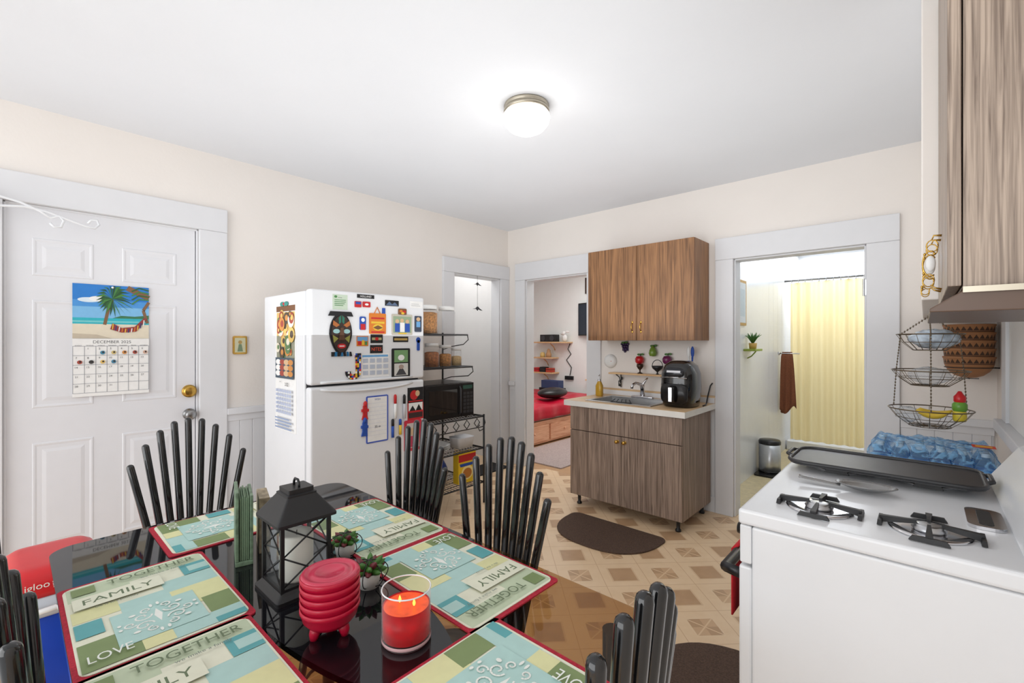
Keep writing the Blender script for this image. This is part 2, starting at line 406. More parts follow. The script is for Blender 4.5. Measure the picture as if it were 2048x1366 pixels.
# cream boxed soffit between the stove cabinet and the back wall
b=MB(); b.box(3.385,XR,-1.695,0,1.46,H,WALL); struct(b.build('trim_11',bevel=.004))
# bathroom window
b=MB()
for a in((2.35,2.38,2.12,2.40),(2.77,2.80,2.12,2.40),(2.38,2.77,2.12,2.15),(2.38,2.77,2.37,2.40),(2.565,2.585,2.15,2.37)): b.box(a[0],a[1],3.49,3.56,a[2],a[3],TRIM)
w=struct(b.build('window_1'))
b=MB(); b.box(2.38,2.77,3.53,3.535,2.15,2.37,mat('frosted_daylight_pane',(206,226,248),.3,emit=.75,noise=0)); b.build('window_pane',w)
def casing_x(n,y0,y1,z,w0,w1,wt):
    b=MB(); b.box(-.002,.024,y0-w0,y0,0,z,TRIM); b.box(-.002,.024,y1,y1+w1,0,z,TRIM); b.box(-.002,.028,y0-w0,y1+w1,z,z+wt,TRIM)
    b.box(-.12,.0,y0,y0+.012,0,z,TRIM); b.box(-.12,.0,y1-.012,y1,0,z,TRIM); b.box(-.12,.0,y0,y1,z-.012,z,TRIM)
    return struct(b.build('trim_%d'%n,bevel=.004))
def casing_y(n,x0,x1,z,w0,w1,wt):
    b=MB(); b.box(x0-w0,x0,-.024,.002,0,z,TRIM); b.box(x1,x1+w1,-.024,.002,0,z,TRIM); b.box(x0-w0,x1+w1,-.028,.002,z,z+wt,TRIM)
    b.box(x0,x0+.012,0,.12,0,z,TRIM); b.box(x1-.012,x1,0,.12,0,z,TRIM); b.box(x0,x1,0,.12,z-.012,z,TRIM)
    return struct(b.build('trim_%d'%n,bevel=.004))
casing_x(2,-3.70,-2.877,2.03,.155,.155,.148); casing_x(3,-.786,-.13,1.99,.136,.128,.14)
casing_y(4,.26,1.03,1.97,.134,.15,.18); casing_y(5,2.325,3.118,1.945,.13,.163,.165)
def wains(n,fn,a0,a1):
    b=MB(); k=a0
    while k<a1-.005:
        e=min(k+.078,a1); fn(b,k,e-.004,0,.83,.010); k+=.078
    fn(b,a0,a1,0,.83,.006); fn(b,a0,a1,.80,.845,.016); fn(b,a0,a1,.845,.885,.034); fn(b,a0,a1,0,.12,.018)
    return struct(b.build('trim_%d'%n,bevel=.002))
fl=lambda b,k,e,z0,z1,t:b.box(-.002,t,k,e,z0,z1,TRIM)
fb=lambda b,k,e,z0,z1,t:b.box(k,e,-t,.002,z0,z1,TRIM)
wains(6,fl,-2.722,-.924); wains(7,fb,.04,.124); wains(8,fb,3.283,3.68); wains(9,fb,1.182,2.193)
b=MB()
for a in((-.62,-.48,.95,1.44),(-1.55,-1.41,.95,1.44)): b.box(XR-.024,XR,a[0],a[1],a[2],a[3],TRIM)
b.box(XR-.05,XR,-1.58,-.45,.9,.95,TRIM); b.box(XR-.012,XR,-1.41,-.62,.95,1.44,WPL)
struct(b.build('trim_10',bevel=.004))
# front door
b=MB(); b.box(-.05,-.006,-3.698,-2.893,.01,2.02,DOORW); door=struct(b.build('door_1',bevel=.003))
for y0,y1 in((-3.60,-3.365),(-3.245,-2.99)):
    for z0,z1 in((1.665,1.86),(.98,1.54),(.235,.80)):
        b=MB(FX((-.0064,(y0+y1)/2,(z0+z1)/2))); pw,ph=y1-y0,z1-z0
        # sunk-look moulding: a chamfered ring and a chamfered raised field, built as one sheet
        prof=((0,0),(.004,.0035),(.010,.0035),(.018,.0008),(.036,.0008),(.052,.0042))
        vs=[]
        for ins,hh in prof: vs+=[(-pw/2+ins,-ph/2+ins,hh),(pw/2-ins,-ph/2+ins,hh),(pw/2-ins,ph/2-ins,hh),(-pw/2+ins,ph/2-ins,hh)]
        fs=[(i*4+k,i*4+(k+1)%4,i*4+4+(k+1)%4,i*4+4+k) for i in range(len(prof)-1) for k in range(4)]+[tuple(range(len(vs)-4,len(vs)))]
        b.add(vs,fs,DOORW); b.build('door_panel',door)
def knob(nm,z,r,l,parent,y=-2.925):
    b=MB(); b.M=frame((-.006,y,z),(0,1,0),(0,0,1)); b.lathe([(r*1.15,0),(r*1.15,.008),(r*.45,.012),(r*.45,l*.45),(r,l*.6),(r*1.02,l*.85),(r*.7,l),(0,l)],BRASS if nm=='deadbolt' else DSTEEL); b.build(nm,parent)
knob('deadbolt',1.015,.034,.03,door); knob('door_knob',.872,.030,.06,door)
b=MB(); b.box(3.105,3.1185,-.002,.035,1.62,1.72,STEEL); b.cyl((3.104,.0,1.615),(3.104,.0,1.725),.006,STEEL); b.build('door_hinge',bpy.data.objects['trim_5'])

# ------------------------------------------------------------------ ceiling light
lc=px(1053,211,z=H); lx,ly=lc.x,lc.y
t=thing('ceiling_light','round flush ceiling light with opal glass bowl and nickel ring','ceiling light',(lx,ly,H-.15))
b=MB(); b.lathe([(0,H),(.112,H),(.116,H-.008),(.110,H-.014),(.112,H-.022),(.117,H-.028),(.115,H-.04),(.09,H-.042)],NICK,(lx,ly,0),40); b.build('ring',t)
b=MB(); b.lathe([(.108,H-.038),(.117,H-.050),(.120,H-.066),(.113,H-.092),(.092,H-.118),(.055,H-.138),(0,H-.145)],LAMP,(lx,ly,0),40); b.build('glass_shade',t)

# ------------------------------------------------------------------ dining chairs
def make_chair(label):
    t=thing('dining_chair',label,'chair',group='black spindle back chairs around the table')
    for i in range(-4,5):
        s=i/4; p0=Vector((.075*s,.185-.02*s*s,.43)); p1=Vector((.172*s,.243-.045*s*s,1.045-.135*s*s))
        pts=[p0.lerp(p1,k/6) for k in range(6)]; d=(p1-p0).normalized(); r=.0112
        pts+=[p1-d*r,p1-d*r*.5,p1-d*r*.15,p1]; rs=[r]*7+[r*.87,r*.53,r*.05]
        MB().tube(pts,rs,BLK,12).build('spindle',t,local=True)
    b=MB(); b.lathe([(0,.405),(.18,.405),(.2,.415),(.205,.44),(.195,.462),(.15,.472),(0,.474)],mat('black_vinyl',(22,22,24),.4,noise=.05),n=32); b.build('seat',t,local=True)
    for sx in(-1,1):
        for sy in(-1,1):
            MB().tube([(.12*sx,.12*sy,.41),(.145*sx,.145*sy,.2),(.155*sx,.155*sy,0)],[.013,.013,.011],BLK,10).build('leg',t,local=True)
    MB().tube([(.143*math.cos(2*PI*k/24)*1.38,.143*math.sin(2*PI*k/24)*1.38,.22) for k in range(24)],.006,BLK,6,closed=True).build('foot_ring',t,local=True)
    return t
ch=make_chair('black spindle-back chair on the far long side, nearest the sink'); ch.location=(2.48,-2.912,0)
dup(ch,(2.045,-2.905,0),0,'black spindle-back chair beside the fridge, on the far long side')
dup(ch,(1.607,-3.24,0),PI/2-.04,'black spindle-back chair at the table end by the white front door')
dup(ch,(2.915,-3.19,0),-PI/2,'black spindle-back chair at the table end nearest the stove')
dup(ch,(2.455,-3.458,0),PI,'black spindle-back chair at the near left, cut by the picture edge')
dup(ch,(2.01,-3.505,0),PI,'black spindle-back chair next to the red-lidded cooler, on the near side')

# ------------------------------------------------------------------ table
TX,TY,TZ=2.30,-3.185,.75
t=thing('dining_table','black tinted glass dining table laid with placemats','table',(TX,TY,0))
b=MB(FZ((TX,TY,0))); b.prism(rrect(1.40,.84,.06,8),.738,.75,TGLASS); b.build('tabletop',t)
for sx in(-1,1):
    for sy in(-1,1):
        MB().cyl((TX+sx*.62,TY+sy*.34,0),(TX+sx*.62,TY+sy*.34,.738),.022,BLK).build('leg',t)
for sy in(-1,1):
    b=MB(); b.box(TX-.62,TX+.1,TY+sy*.335-.01,TY+sy*.335+.01,.69,.725,BLK); b.build('apron',t,bevel=.003)
# placemats
CRM=K(231,232,210); PYL=K(225,224,170); TEAL=K(96,170,174); AQUA=K(178,213,207); OLV=K(128,147,97); SAGE=K(196,209,179); DGR=K(112,124,114); INK=K(104,120,90); WHT=K(240,243,236)
def damask(cx,cy,s,m):
    A=.66; o=[('p',[(cx,cy+.2*s*A),(cx+.035*s,cy+.05*s*A),(cx,cy-.12*s*A),(cx-.035*s,cy+.05*s*A)],m)]
    for sx in(-1,1):
        for ox,oy,r,a0,tn in((.13,.10,.085,PI,1),(.14,-.10,.085,PI,-1),(.24,0,.06,-PI*.8,1),(.08,.22,.055,-PI/2,1),(.08,-.22,.055,PI/2,-1)):
            pts=[]
            for k in range(15):
                a=a0+tn*k*.5; q=r*(1-k/18)
                pts.append((cx+sx*s*(ox+q*math.cos(a)),cy+s*A*(oy+q*math.sin(a))))
            o.append(('l',pts,.018*s,m))
        for ox,oy,rx,ry in((.20,.19,.03,.016),(.21,-.19,.03,.016),(.03,.29,.014,.026),(.03,-.3,.014,.026),(.32,.05,.016,.016),(.32,-.05,.016,.016)): o.append(('e',cx+sx*s*ox,cy+s*A*oy,rx*s,ry*s*A*1.4,m))
    return o
def mat_decs():
    d=[('r',.02,.80,.42,.985,SAGE),('r',.42,.86,.985,.985,SAGE),('r',.60,.52,.985,.70,AQUA),('r',.02,.52,.30,.66,PYL),('r',.30,.46,.62,.60,AQUA),
       ('r',.62,.30,.985,.54,PYL),('r',.78,.14,.985,.34,OLV),('r',.50,.015,.985,.14,AQUA),('r',.78,.015,.985,.07,TEAL),
       ('r',.015,.02,.34,.28,OLV),('r',.34,.02,.52,.12,PYL),('r',.78,.70,.985,.86,TEAL),('r',.83,.74,.985,.82,AQUA),('r',.02,.34,.18,.50,TEAL),('r',.05,.86,.2,.96,OLV),
       ('r',.22,.12,.76,.47,AQUA)]
    d+=damask(.49,.30,.74,WHT)
    d+=[('r',.04,.655,.62,.80,CRM),('t','FAMILY',.33,.73,.066,INK,.46),('t','TOGETHER',.60,.91,.064,INK,.64),('t','we make a family',.66,.835,.03,DGR,.44),
        ('t','LOVE',.17,.10,.066,WHT,.24),('t','life is the journey',.30,.625,.024,DGR,.42)]
    return d
mats=[((1.765,-3.18),'beside the door-side chair and green napkin pack',0),
      ((2.11,-2.915),'behind the black lantern',1),((2.53,-2.925),'between the succulents and the sink-side chair',1),
      ((2.132,-3.463),'nearest the red-lidded cooler',2),((2.545,-3.477),'at the bottom edge in front of the red bowls',2),((2.868,-3.205),'by the lit red candle at the stove end',3)]
DEC=mat_decs()
for (cx,cy),where,kd in mats:
    r,u={0:((1,0,0),(0,1,0)),1:((0,-1,0),(1,0,0)),2:((0,1,0),(-1,0,0)),3:((-1,0,0),(0,-1,0))}[kd]
    rw,rh=.405,.27
    b=MB(frame((cx,cy,TZ+.0002),r,u)); b.prism(rrect(rh+.012,rw+.016,.012),0,.003,REDT)
    o=b.build('woven_mat'); tag(o,'crimson woven under-mat '+where,'placemat','red mats under the printed placemats')
    panel('printed_placemat','patchwork printed placemat with lettering '+where,'placemat',frame((cx,cy,TZ+.0034),r,u),rh-.004,rw-.006,CRM,DEC,th=.0015,group='printed placemats on the glass table',cr=.02,dz=.00012)
# lantern
LX,LY=2.290,-3.219
t=thing('candle_lantern','black metal lantern with crossed bars and a pitched roof','lantern',(LX,LY,TZ))
q_=.053
b=MB(FZ((LX,LY,TZ))); b.loft([(0,.070,.070),(.008,.070,.070),(.016,.062,.062),(.022,.057,.057)],BLKM,e=20,smooth=False); b.build('base',t)
b=MB(FZ((LX,LY,TZ)))
for sx in(-1,1):
    for sy in(-1,1): b.box(sx*q_-.004,sx*q_+.004,sy*q_-.004,sy*q_+.004,.02,.17,BLKM)
for s in(-1,1):
    for z in(.024,.166):
        b.box(-q_,q_,s*q_-.003,s*q_+.003,z-.004,z+.004,BLKM); b.box(s*q_-.003,s*q_+.003,-q_,q_,z-.004,z+.004,BLKM)
b.build('frame',t)
for (ax,s) in((0,-1),(0,1),(1,-1),(1,1)):
    b=MB(FZ((LX,LY,TZ))); e_=q_-.002; zm=.0975
    def P(a,z): return (a,s*q_,z) if ax==0 else (s*q_,a,z)
    for (a0,z0,a1,z1) in((-e_,.03,e_,zm),(e_,.03,-e_,zm),(-e_,zm,e_,.165),(e_,zm,-e_,.165)):
        b.tube([P(a0,z0),P(a1,z1)],.0019,BLKM,6)
    b.build('cross_bars',t)
    b=MB(FZ((LX,LY,TZ))); e_=q_-.004; k=s*(q_-.003)
    b.add([(-e_,k,.026),(e_,k,.026),(e_,k,.166),(-e_,k,.166)] if ax==0 else [(k,-e_,.026),(k,e_,.026),(k,e_,.166),(k,-e_,.166)],[(0,1,2,3)],LGL); b.build('glass_pane',t)
b=MB(FZ((LX,LY,TZ))); b.loft([(.168,.068,.068),(.174,.068,.068),(.178,.065,.065),(.220,.034,.034),(.224,.034,.034),(.226,.029,.029),(.236,.029,.029)],BLKM,e=20,smooth=False); b.build('roof',t)
b=MB(FZ((LX,LY,TZ))); b.tube([(-.014,0,.234),(-.014,0,.244),(-.008,0,.252),(.008,0,.252),(.014,0,.244),(.014,0,.234)],.003,BLKM,6); b.build('handle',t)
b=MB(); b.lathe([(0,0),(.036,0),(.037,.004),(.037,.098),(.034,.104),(.02,.1),(0,.098)],WAXW,(LX,LY,TZ+.0225)); o=b.build('pillar_candle'); tag(o,'ivory pillar candle standing inside the black lantern','candle')
MB().tube([(LX,LY,TZ+.118),(LX+.002,LY,TZ+.132)],.0012,BLKM,6).build('wick',o)
# napkin pack and coaster block
NG=mat('green_marbled_napkins',(104,126,102),.5,noise=.5,nscale=50); NB2=mat('grey_wood_block',(156,142,118),.6,noise=.4,nscale=60)
b=MB(FZ((2.04,-3.255,TZ),math.radians(-15)))
b.box(-.06,.06,-.020,.020,0,.012,NG); b.box(-.06,.06,-.020,-.012,.012,.190,NG); b.box(-.06,.06,.012,.020,.012,.178,NG)
for k in range(5): b.box(-.055,.055,-.0105+k*.0044,-.0068+k*.0044,.012,.172+.003*(k%3),K(126,150,122))
o=b.build('napkin_pack',bevel=.002); tag(o,'tall green marbled napkin pack standing upright on the table','napkins')
b=MB(FZ((2.01,-3.196,TZ),math.radians(-15))); b.box(-.05,.05,-.013,.013,0,.150,NB2); b.box(-.045,.045,.0131,.016,.01,.14,K(120,106,86)); o=b.build('coaster_block',bevel=.003); tag(o,'shorter grey-brown block standing behind the green napkin pack','coaster block')
# red bowls
BX,BY=2.517,-3.247
def bowl(z,label,legs,top):
    t=thing('salsa_bowl',label,'bowl',(BX,BY,z),group='stack of red three-legged bowls')
    b=MB(); R=.0565
    b.lathe([(0,.020),(.026,.020),(.042,.025),(.051,.036),(.0545,.050),(R,.052),(R,.058),(.0545,.060),(.048,.046),(.038,.032),(0,.028)],RED,(BX,BY,z),36); b.build('bowl_body',t)
    if legs:
        for k in range(3):
            a=2*PI*k/3+.5
            MB().tube([(BX+.026*math.cos(a),BY+.026*math.sin(a),z+.026),(BX+.032*math.cos(a),BY+.032*math.sin(a),z+.01),(BX+.033*math.cos(a),BY+.033*math.sin(a),z)],[.012,.010,.007],RED,10).build('leg',t)
    if top:
        b=MB(); b.lathe([(.0545,.0595),(.053,.063),(.046,.0625),(.044,.060),(.036,.060),(.034,.062),(.026,.062),(.024,.060),(0,.060)],PINKL,(BX,BY,z),36); b.build('lid',t)
    return t
nm=['bottom red plastic bowl of the stack, standing on stubby legs','second red plastic bowl up from the table','middle red plastic bowl of the stack','second red plastic bowl from the top of the stack','topmost red plastic bowl with a ringed pink top']
for k in range(5): bowl(TZ+.0+k*.0150,nm[k],k==0,k==4)
# jar candle
CX,CY=2.646,-3.157
t=thing('jar_candle','lit red candle in a clear glass jar','candle',(CX,CY,TZ))
b=MB(); b.lathe([(0,0),(.044,0),(.047,.006),(.047,.100)],CGL,(CX,CY,TZ),40); b.build('glass_jar',t)
b=MB(); b.tube([(CX+.0465*math.cos(a),CY+.0465*math.sin(a),TZ+.100) for a in [2*PI*k/40 for k in range(40)]],.0014,mat('glass_rim_highlight',(236,236,238),.05,noise=0),6,closed=True); b.build('rim',t)  # pale opaque ring paints the highlight on the jar rim
b=MB(); b.lathe([(0,.010),(.0445,.012),(.0452,.069),(.043,.067)],WAXR,(CX,CY,TZ),36); b.build('wax',t)
b=MB(); b.lathe([(.043,.067),(.03,.0665),(0,.066)],WAXG,(CX,CY,TZ),36); b.build('molten_wax',t)
b=MB(); b.lathe([(.0435,.002),(.0474,.005),(.0474,.009),(.0472,.011)],mat('frosted_jar_foot',(226,186,188),.3),(CX,CY,TZ),40); b.build('jar_foot',t)
for q in(-.014,.016):
    b=MB(); b.lathe([(0,.067),(.002,.069),(.003,.073),(.0017,.078),(0,.082)],FLAME,(CX+q,CY+q*.4,TZ),10); b.build('flame',t)
# succulents
def succulent(x,y,label,s):
    t=thing('potted_succulent',label,'plant',(x,y,TZ))
    b=MB(); b.lathe([(0,0),(.022,0),(.027,.034),(.0255,.035),(.024,.03),(0,.03)],mat('white_pot',(205,205,200),.5),(x,y,TZ)); b.build('pot',t)
    b=MB()
    for ring,(n,r,tl) in enumerate(((5,.012,.9),(7,.022,.5),(9,.03,.15))):
        for k in range(n):
            a=2*PI*k/n+ring*.4; d=Vector((math.cos(a),math.sin(a),tl)).normalized()
            c=Vector((x,y,TZ+.036)); L=.036*s
            b.tube([c,c+d*L*.5,c+d*L*.85,c+d*L*1.05],[.004,.0085,.006,.0006],GREEN if (k+ring)%3 else DRED,6)
    b.build('rosette',t)
    for k in range(3):
        a=k*PI/3+.2; M=Vector((math.cos(a),math.sin(a),0))
        MB().tube([(x+M.x*.045*math.cos(q),y+M.y*.045*math.cos(q),TZ+.031+.030*math.sin(q)) for q in [2*PI*i/24 for i in range(24)]],.0012,BLKM,5,closed=True).build('wire_ring',t)
succulent(2.42,-3.105,'small potted succulent in wire rings by the red bowls',1.15)
succulent(2.235,-3.068,'small potted succulent in wire rings right behind the lantern',1.0)

# ------------------------------------------------------------------ cooler (left)
kx,ky=1.06,-3.575
t=thing('picnic_cooler','small blue cooler with red lid on the floor by the front door','cooler',(kx,ky,0))
COOLB=mat('blue_cooler_plastic',(20,70,190),.35); COOLR=mat('red_cooler_plastic',(208,28,36),.35)
b=MB(); b.loft([(0,.15,.10),(.02,.155,.105),(.40,.165,.115),(.41,.16,.11)],COOLB,(kx,ky,0),e=8); b.build('body',t)
b=MB(); b.loft([(.41,.165,.115),(.42,.172,.122),(.475,.172,.122),(.48,.165,.115)],mat('grey_cooler_rim',(206,212,220),.4),(kx,ky,0),e=8); b.build('rim',t)
b=MB(); b.loft([(.48,.172,.122),(.50,.175,.125),(.545,.168,.12),(.562,.14,.10),(.566,.11,.08)],COOLR,(kx,ky,0),e=6); ld=b.build('lid',t)
b=MB(FX((kx+.1762,ky-.04,.520))); b.text('igloo',0,0,.028,0.001,WHT); b.build('logo',ld)
b=MB(); b.tube([(kx+.165,ky-.08,.44),(kx+.19,ky-.07,.44),(kx+.195,ky,.445),(kx+.19,ky+.07,.44),(kx+.165,ky+.08,.44)],.009,WPL,8); b.build('handle',t)

# ------------------------------------------------------------------ refrigerator
FXX=.87
t=thing('refrigerator','white top-freezer refrigerator covered with magnets and papers','refrigerator',(.53,-2.17,0))
b=MB(); b.box(.20,.80,-2.56,-1.78,.04,1.612,WHITE); b.build('body',t,bevel=.008)
b=MB(); b.box(.807,FXX,-2.558,-1.782,1.078,1.62,WHITE); fz=b.build('freezer_door',t,bevel=.014,seg=3)
b=MB(); b.box(.807,FXX,-2.558,-1.782,.06,1.066,WHITE); fd=b.build('fridge_door',t,bevel=.014,seg=3)
b=MB(); b.box(.79,.81,-2.55,-1.79,1.05,1.09,DGREY); b.build('door_gasket',t)
def lip(zc,sg,par):
    b=MB(); pts=[]
    for k in range(13):
        f=k/12; y=-2.50+.62*f; pts.append((FXX+.010*math.sin(PI*f),y,zc+sg*.022*math.sin(PI*f)**.6))
    b.tube(pts,.007,WHITE,8); b.build('handle',par)
lip(1.052,-1,fd); lip(1.09,0,fz)
for y in(-2.5,-1.84):
    for x in(.26,.74): MB().cyl((x,y,0),(x,y,.045),.02,BLKP).build('foot',t)
b=MB(); b.lathe([(0,0),(.03,0),(.03,.002),(0,.002)],WPL,(.52,-2.52,1.612)); b.build('hinge_cap',t)
FG='magnets and papers on the fridge'
def fm(u0,v0,u1,v1,name,label,cat,base,decs=(),th=.003,cr=0,x=FXX+.0002):
    M,w,h=onx(u0,v0,u1,v1,x); return panel(name,label,cat,M,w,h,base,decs,th,FG,cr)
bk=K(22,22,26); wh=K(242,242,240); rd=K(196,36,40); bl=K(36,80,170); yl=K(232,192,60); og=K(218,126,42); gn=K(80,140,80); br=K(120,80,50); tn=K(214,180,140); sk=K(110,170,220)
fm(665,588,695,620,'paper_note','pale green printed note at the top left of the freezer door','note',K(200,216,196),[('t','...',.5,.8,.05,bk),('r',.12,.62,.88,.66,gn),('r',.12,.5,.88,.54,gn),('r',.12,.38,.8,.42,gn),('r',.12,.26,.7,.3,gn),('e',.2,.85,.1,.08,gn)],.001)
fm(714,588,748,598,'word_magnet','small black word magnet above the freezer centre','magnet',bk,[('t','HOLLAND',.5,.5,.5,wh,.85)])
fm(709,602,722,615,'magnet','tiny red and blue boot magnet under the word magnet','magnet',rd,[('r',.1,.5,.9,.9,bl)],.006,.004)
fm(725,603,740,615,'magnet','tiny red cap magnet beside the boot magnet','magnet',rd,[('e',.5,.5,.25,.2,wh)],.006,.005)
fm(770,600,797,613,'magnet','dark landscape picture magnet near the top right of the freezer door','magnet',bk,[('p',[(.05,.1),(.3,.8),(.5,.3),(.7,.7),(.95,.1)],K(90,110,140))])
fm(820,602,845,617,'paper_card','blank white card at the top right corner of the freezer door','card',wh,[('r',.1,.3,.8,.36,K(170,170,170)),('r',.1,.55,.7,.6,K(170,170,170))],.001)
M,w,h=onx(655,622,706,712,FXX+.0002)
b=MB(M); out=[(math.sin(a)*w*.44*(1-.22*(math.cos(a)<0)*abs(math.cos(a))),math.cos(a)*h*.46) for a in [2*PI*k/32 for k in range(32)]]
b.prism(out,0,.008,bk); b.prism([(x*.86,y*.9) for x,y in out],.008,.013,K(54,38,32))
b.prism([(-w*.48,h*.40),(w*.48,h*.40),(w*.40,h*.5),(-w*.40,h*.5)],0,.010,bk)
for s in(-1,1):
    b.prism([(s*w*.2+w*.13*math.cos(q),h*.06+h*.05*math.sin(q)) for q in [2*PI*k/14 for k in range(14)]],.013,.016,K(150,190,190))
    b.poly([(s*w*.07,h*.2),(s*w*.32,h*.3),(s*w*.34,h*.2),(s*w*.2,h*.15)],.0135,K(176,104,50))
    b.poly([(s*w*.12,-h*.1),(s*w*.34,-h*.02),(s*w*.3,-h*.2)],.0135,K(150,150,70))
    b.poly([(s*w*.02,h*.42),(s*w*.12,h*.36),(s*w*.1,h*.22),(s*w*.02,h*.26)],.0137,K(40,110,90))
b.prism([(-w*.05,h*.14),(w*.05,h*.14),(w*.1,-h*.14),(-w*.1,-h*.14)],.013,.022,K(90,60,40))
b.prism([(w*.16*math.cos(q),-h*.27+h*.055*math.sin(q)) for q in [2*PI*k/14 for k in range(14)]],.013,.017,rd)
b.poly([(-w*.1,-h*.26),(w*.1,-h*.26),(w*.1,-h*.28),(-w*.1,-h*.28)],.0172,wh)
for k in range(7): b.prism([(-w*.36+k*w*.12,-h*.5),(-w*.28+k*w*.12,-h*.5),(-w*.26+k*w*.11,-h*.40),(-w*.36+k*w*.12,-h*.40)],0,.009,[bk,K(30,110,160)][k%2])
tag(b.build('mask_magnet'),'painted carved mask magnet with pale eyes on the freezer door','mask',FG)
fm(719,633,731,660,'magnet','tiny penguin-shaped blue and red magnet right of the mask','magnet',bl,[('r',.1,.0,.9,.45,rd),('e',.5,.75,.3,.15,wh)],.006,.008)
fm(738,626,771,668,'board_magnet','orange striped board magnet with a hanging tab','magnet',og,[('r',.1,.72,.9,.8,rd),('r',.1,.5,.9,.6,yl),('e',.5,.32,.3,.16,yl),('p',[(.2,.3),(.5,.42),(.8,.3),(.5,.2)],br),('r',.1,.05,.9,.12,rd)],.006,.006)
M,w,h=onx(744,614,764,628,FXX+.0002); o=MB(M).tube([(-w*.3,-h*.5,.003),(0,h*.5,.003),(w*.3,-h*.5,.003)],.003,og,6).build('peg_hook'); tag(o,'thin orange peg hook above the striped board magnet','hook',FG)
fm(764,616,770,642,'magnet','slim blue bar magnet beside the orange board','magnet',bl,[],.005,.003)
fm(783,628,824,670,'photo_magnet','framed family photo magnet with blue shirts on the freezer door','photo',K(196,190,176),[('r',.06,.1,.94,.9,K(150,170,140)),('e',.25,.66,.09,.1,tn),('e',.48,.7,.09,.1,tn),('e',.74,.66,.09,.1,tn),('r',.14,.14,.37,.56,bl),('r',.38,.14,.6,.6,wh),('r',.62,.14,.86,.56,bl),('r',.3,.04,.7,.1,yl)],.005,.006)
fm(796,617,812,630,'magnet','brown flower cluster magnet topping the family photo','magnet',br,[('e',.3,.6,.2,.2,og),('e',.7,.5,.2,.2,rd),('e',.5,.25,.2,.2,yl)],.008,.007)
fm(829,632,842,664,'magnet','tall dark figure magnet near the freezer right edge','magnet',K(60,70,90),[('e',.5,.8,.3,.13,tn),('r',.2,.3,.8,.65,sk)],.006,.006)
fm(713,672,736,692,'picture_magnet','small colourful market picture magnet below the penguin magnet','magnet',og,[('r',.05,.5,.95,.92,sk),('r',.1,.1,.4,.5,rd),('r',.45,.1,.65,.6,yl),('r',.7,.1,.9,.45,gn)])
fm(741,669,765,686,'picture_magnet','small black picture magnet with pale strip below the orange board','magnet',bk,[('r',.1,.35,.9,.65,K(180,170,120)),('e',.5,.5,.15,.2,rd)])
fm(786,673,816,684,'word_magnet','narrow black banner magnet under the family photo','magnet',bk,[('r',.06,.3,.94,.7,K(190,160,90))])
fm(740,690,765,706,'word_magnet','black banner magnet lettered NITES above the paper calendar','magnet',bk,[('t','NITES',.5,.5,.42,K(230,90,60),.8)])
M,w,h=onx(690,707,721,758,FXX+.0002); b=MB(M)
J=[(w*.12,h*.5),(w*.5,h*.5),(w*.5,-h*.2)]+[(w*.5*math.cos(q),-h*.2+h*.3*math.sin(q)) for q in [-PI*k/12 for k in range(1,12)]]+[(-w*.5,-h*.18),(-w*.18,-h*.18)]+[(w*.18*math.cos(q),-h*.2+h*.11*math.sin(q)) for q in [PI+PI*k/8 for k in range(1,8)]]+[(w*.16,-h*.2),(w*.16,h*.32),(w*.12,h*.32)]
b.prism(J,0,.008,CONF); tag(b.build('letter_magnet'),'large patchwork letter J magnet on the freezer door','magnet',FG)
fm(722,708,778,752,'paper_calendar','small white yearly calendar sheet beside the letter J','calendar',wh,[('r',.04,.86,.96,.95,sk)]+[('r',.06+.24*i,.62-.26*j,.24+.24*i,.8-.26*j,K(190,198,212)) for i in range(4) for j in range(3)],.001)
fm(783,697,819,753,'photo_frame_magnet','black magnetic frame holding green and grey photos','photo',bk,[('r',.12,.52,.88,.94,K(120,160,110)),('e',.5,.68,.18,.1,wh),('r',.12,.06,.88,.48,K(210,210,205)),('p',[(.2,.08),(.5,.4),(.8,.08)],K(70,70,74)),('e',.5,.36,.14,.08,K(170,150,140))],.006,.008)
M,w,h=onx(831,673,841,708,FXX+.0002); b=MB(M); b.prism([(w*.4*math.cos(q),h*.3+h*.16*math.sin(q)) for q in [2*PI*k/16 for k in range(16)]],0,.006,bl); b.prism(rrect(w*.5,h*.6,w*.15),0,.006,bl); tag(b.build('bottle_opener'),'blue bottle opener magnet near the freezer right edge','bottle opener',FG)
fm(732,793,776,880,'magnetic_notepad','white wish-list notepad with a blue border on the fridge door','notepad',K(70,96,190),[('r',.06,.03,.94,.97,wh),('t','WISH',.5,.92,.04,bl,.5)]+[('r',.1,.84-.085*i,.9,.843-.085*i,K(190,200,225)) for i in range(9)]+[('t','35 m',.5,.34,.05,bk)],.003,.01)
def person_mag(u,v0,v1,c1,c2,label):
    M,w,h=onx(u-6,v0,u+6,v1,FXX+.0002); b=MB(M); b.prism(rrect(w*.6,h*.55,w*.2),0,.012,c1); b.ball((0,h*.36,.010),(w*.32,h*.16,.01),c2,10); b.prism(rrect(w*1.1,h*.16,w*.1),0,.014,c2); b.prism([(-w*.5,-h*.5),(w*.5,-h*.5),(w*.3,-h*.24),(-w*.3,-h*.24)],0,.01,c1)
    tag(b.build('clip_magnet'),label,'magnet',FG)
person_mag(729,803,838,rd,rd,'red clip magnet left of the notepad'); person_mag(728,836,871,bl,bl,'blue clip magnet left of the notepad, under the red one')
def marker(u,v0,v1,c1,c2,label):
    M,w,h=onx(u-3,v0,u+3,v1,FXX+.0002); b=MB(M); r=.009
    b.tube([(0,-h/2,.0095),(0,h*.12,.0095)],r,c1,10); b.tube([(0,h*.12,.0095),(0,h*.44,.0095),(0,h/2,.0095)],[r*1.02,r,r*.6],c2,10)
    tag(b.build('marker_pen'),label,'marker','marker pens on the fridge door')
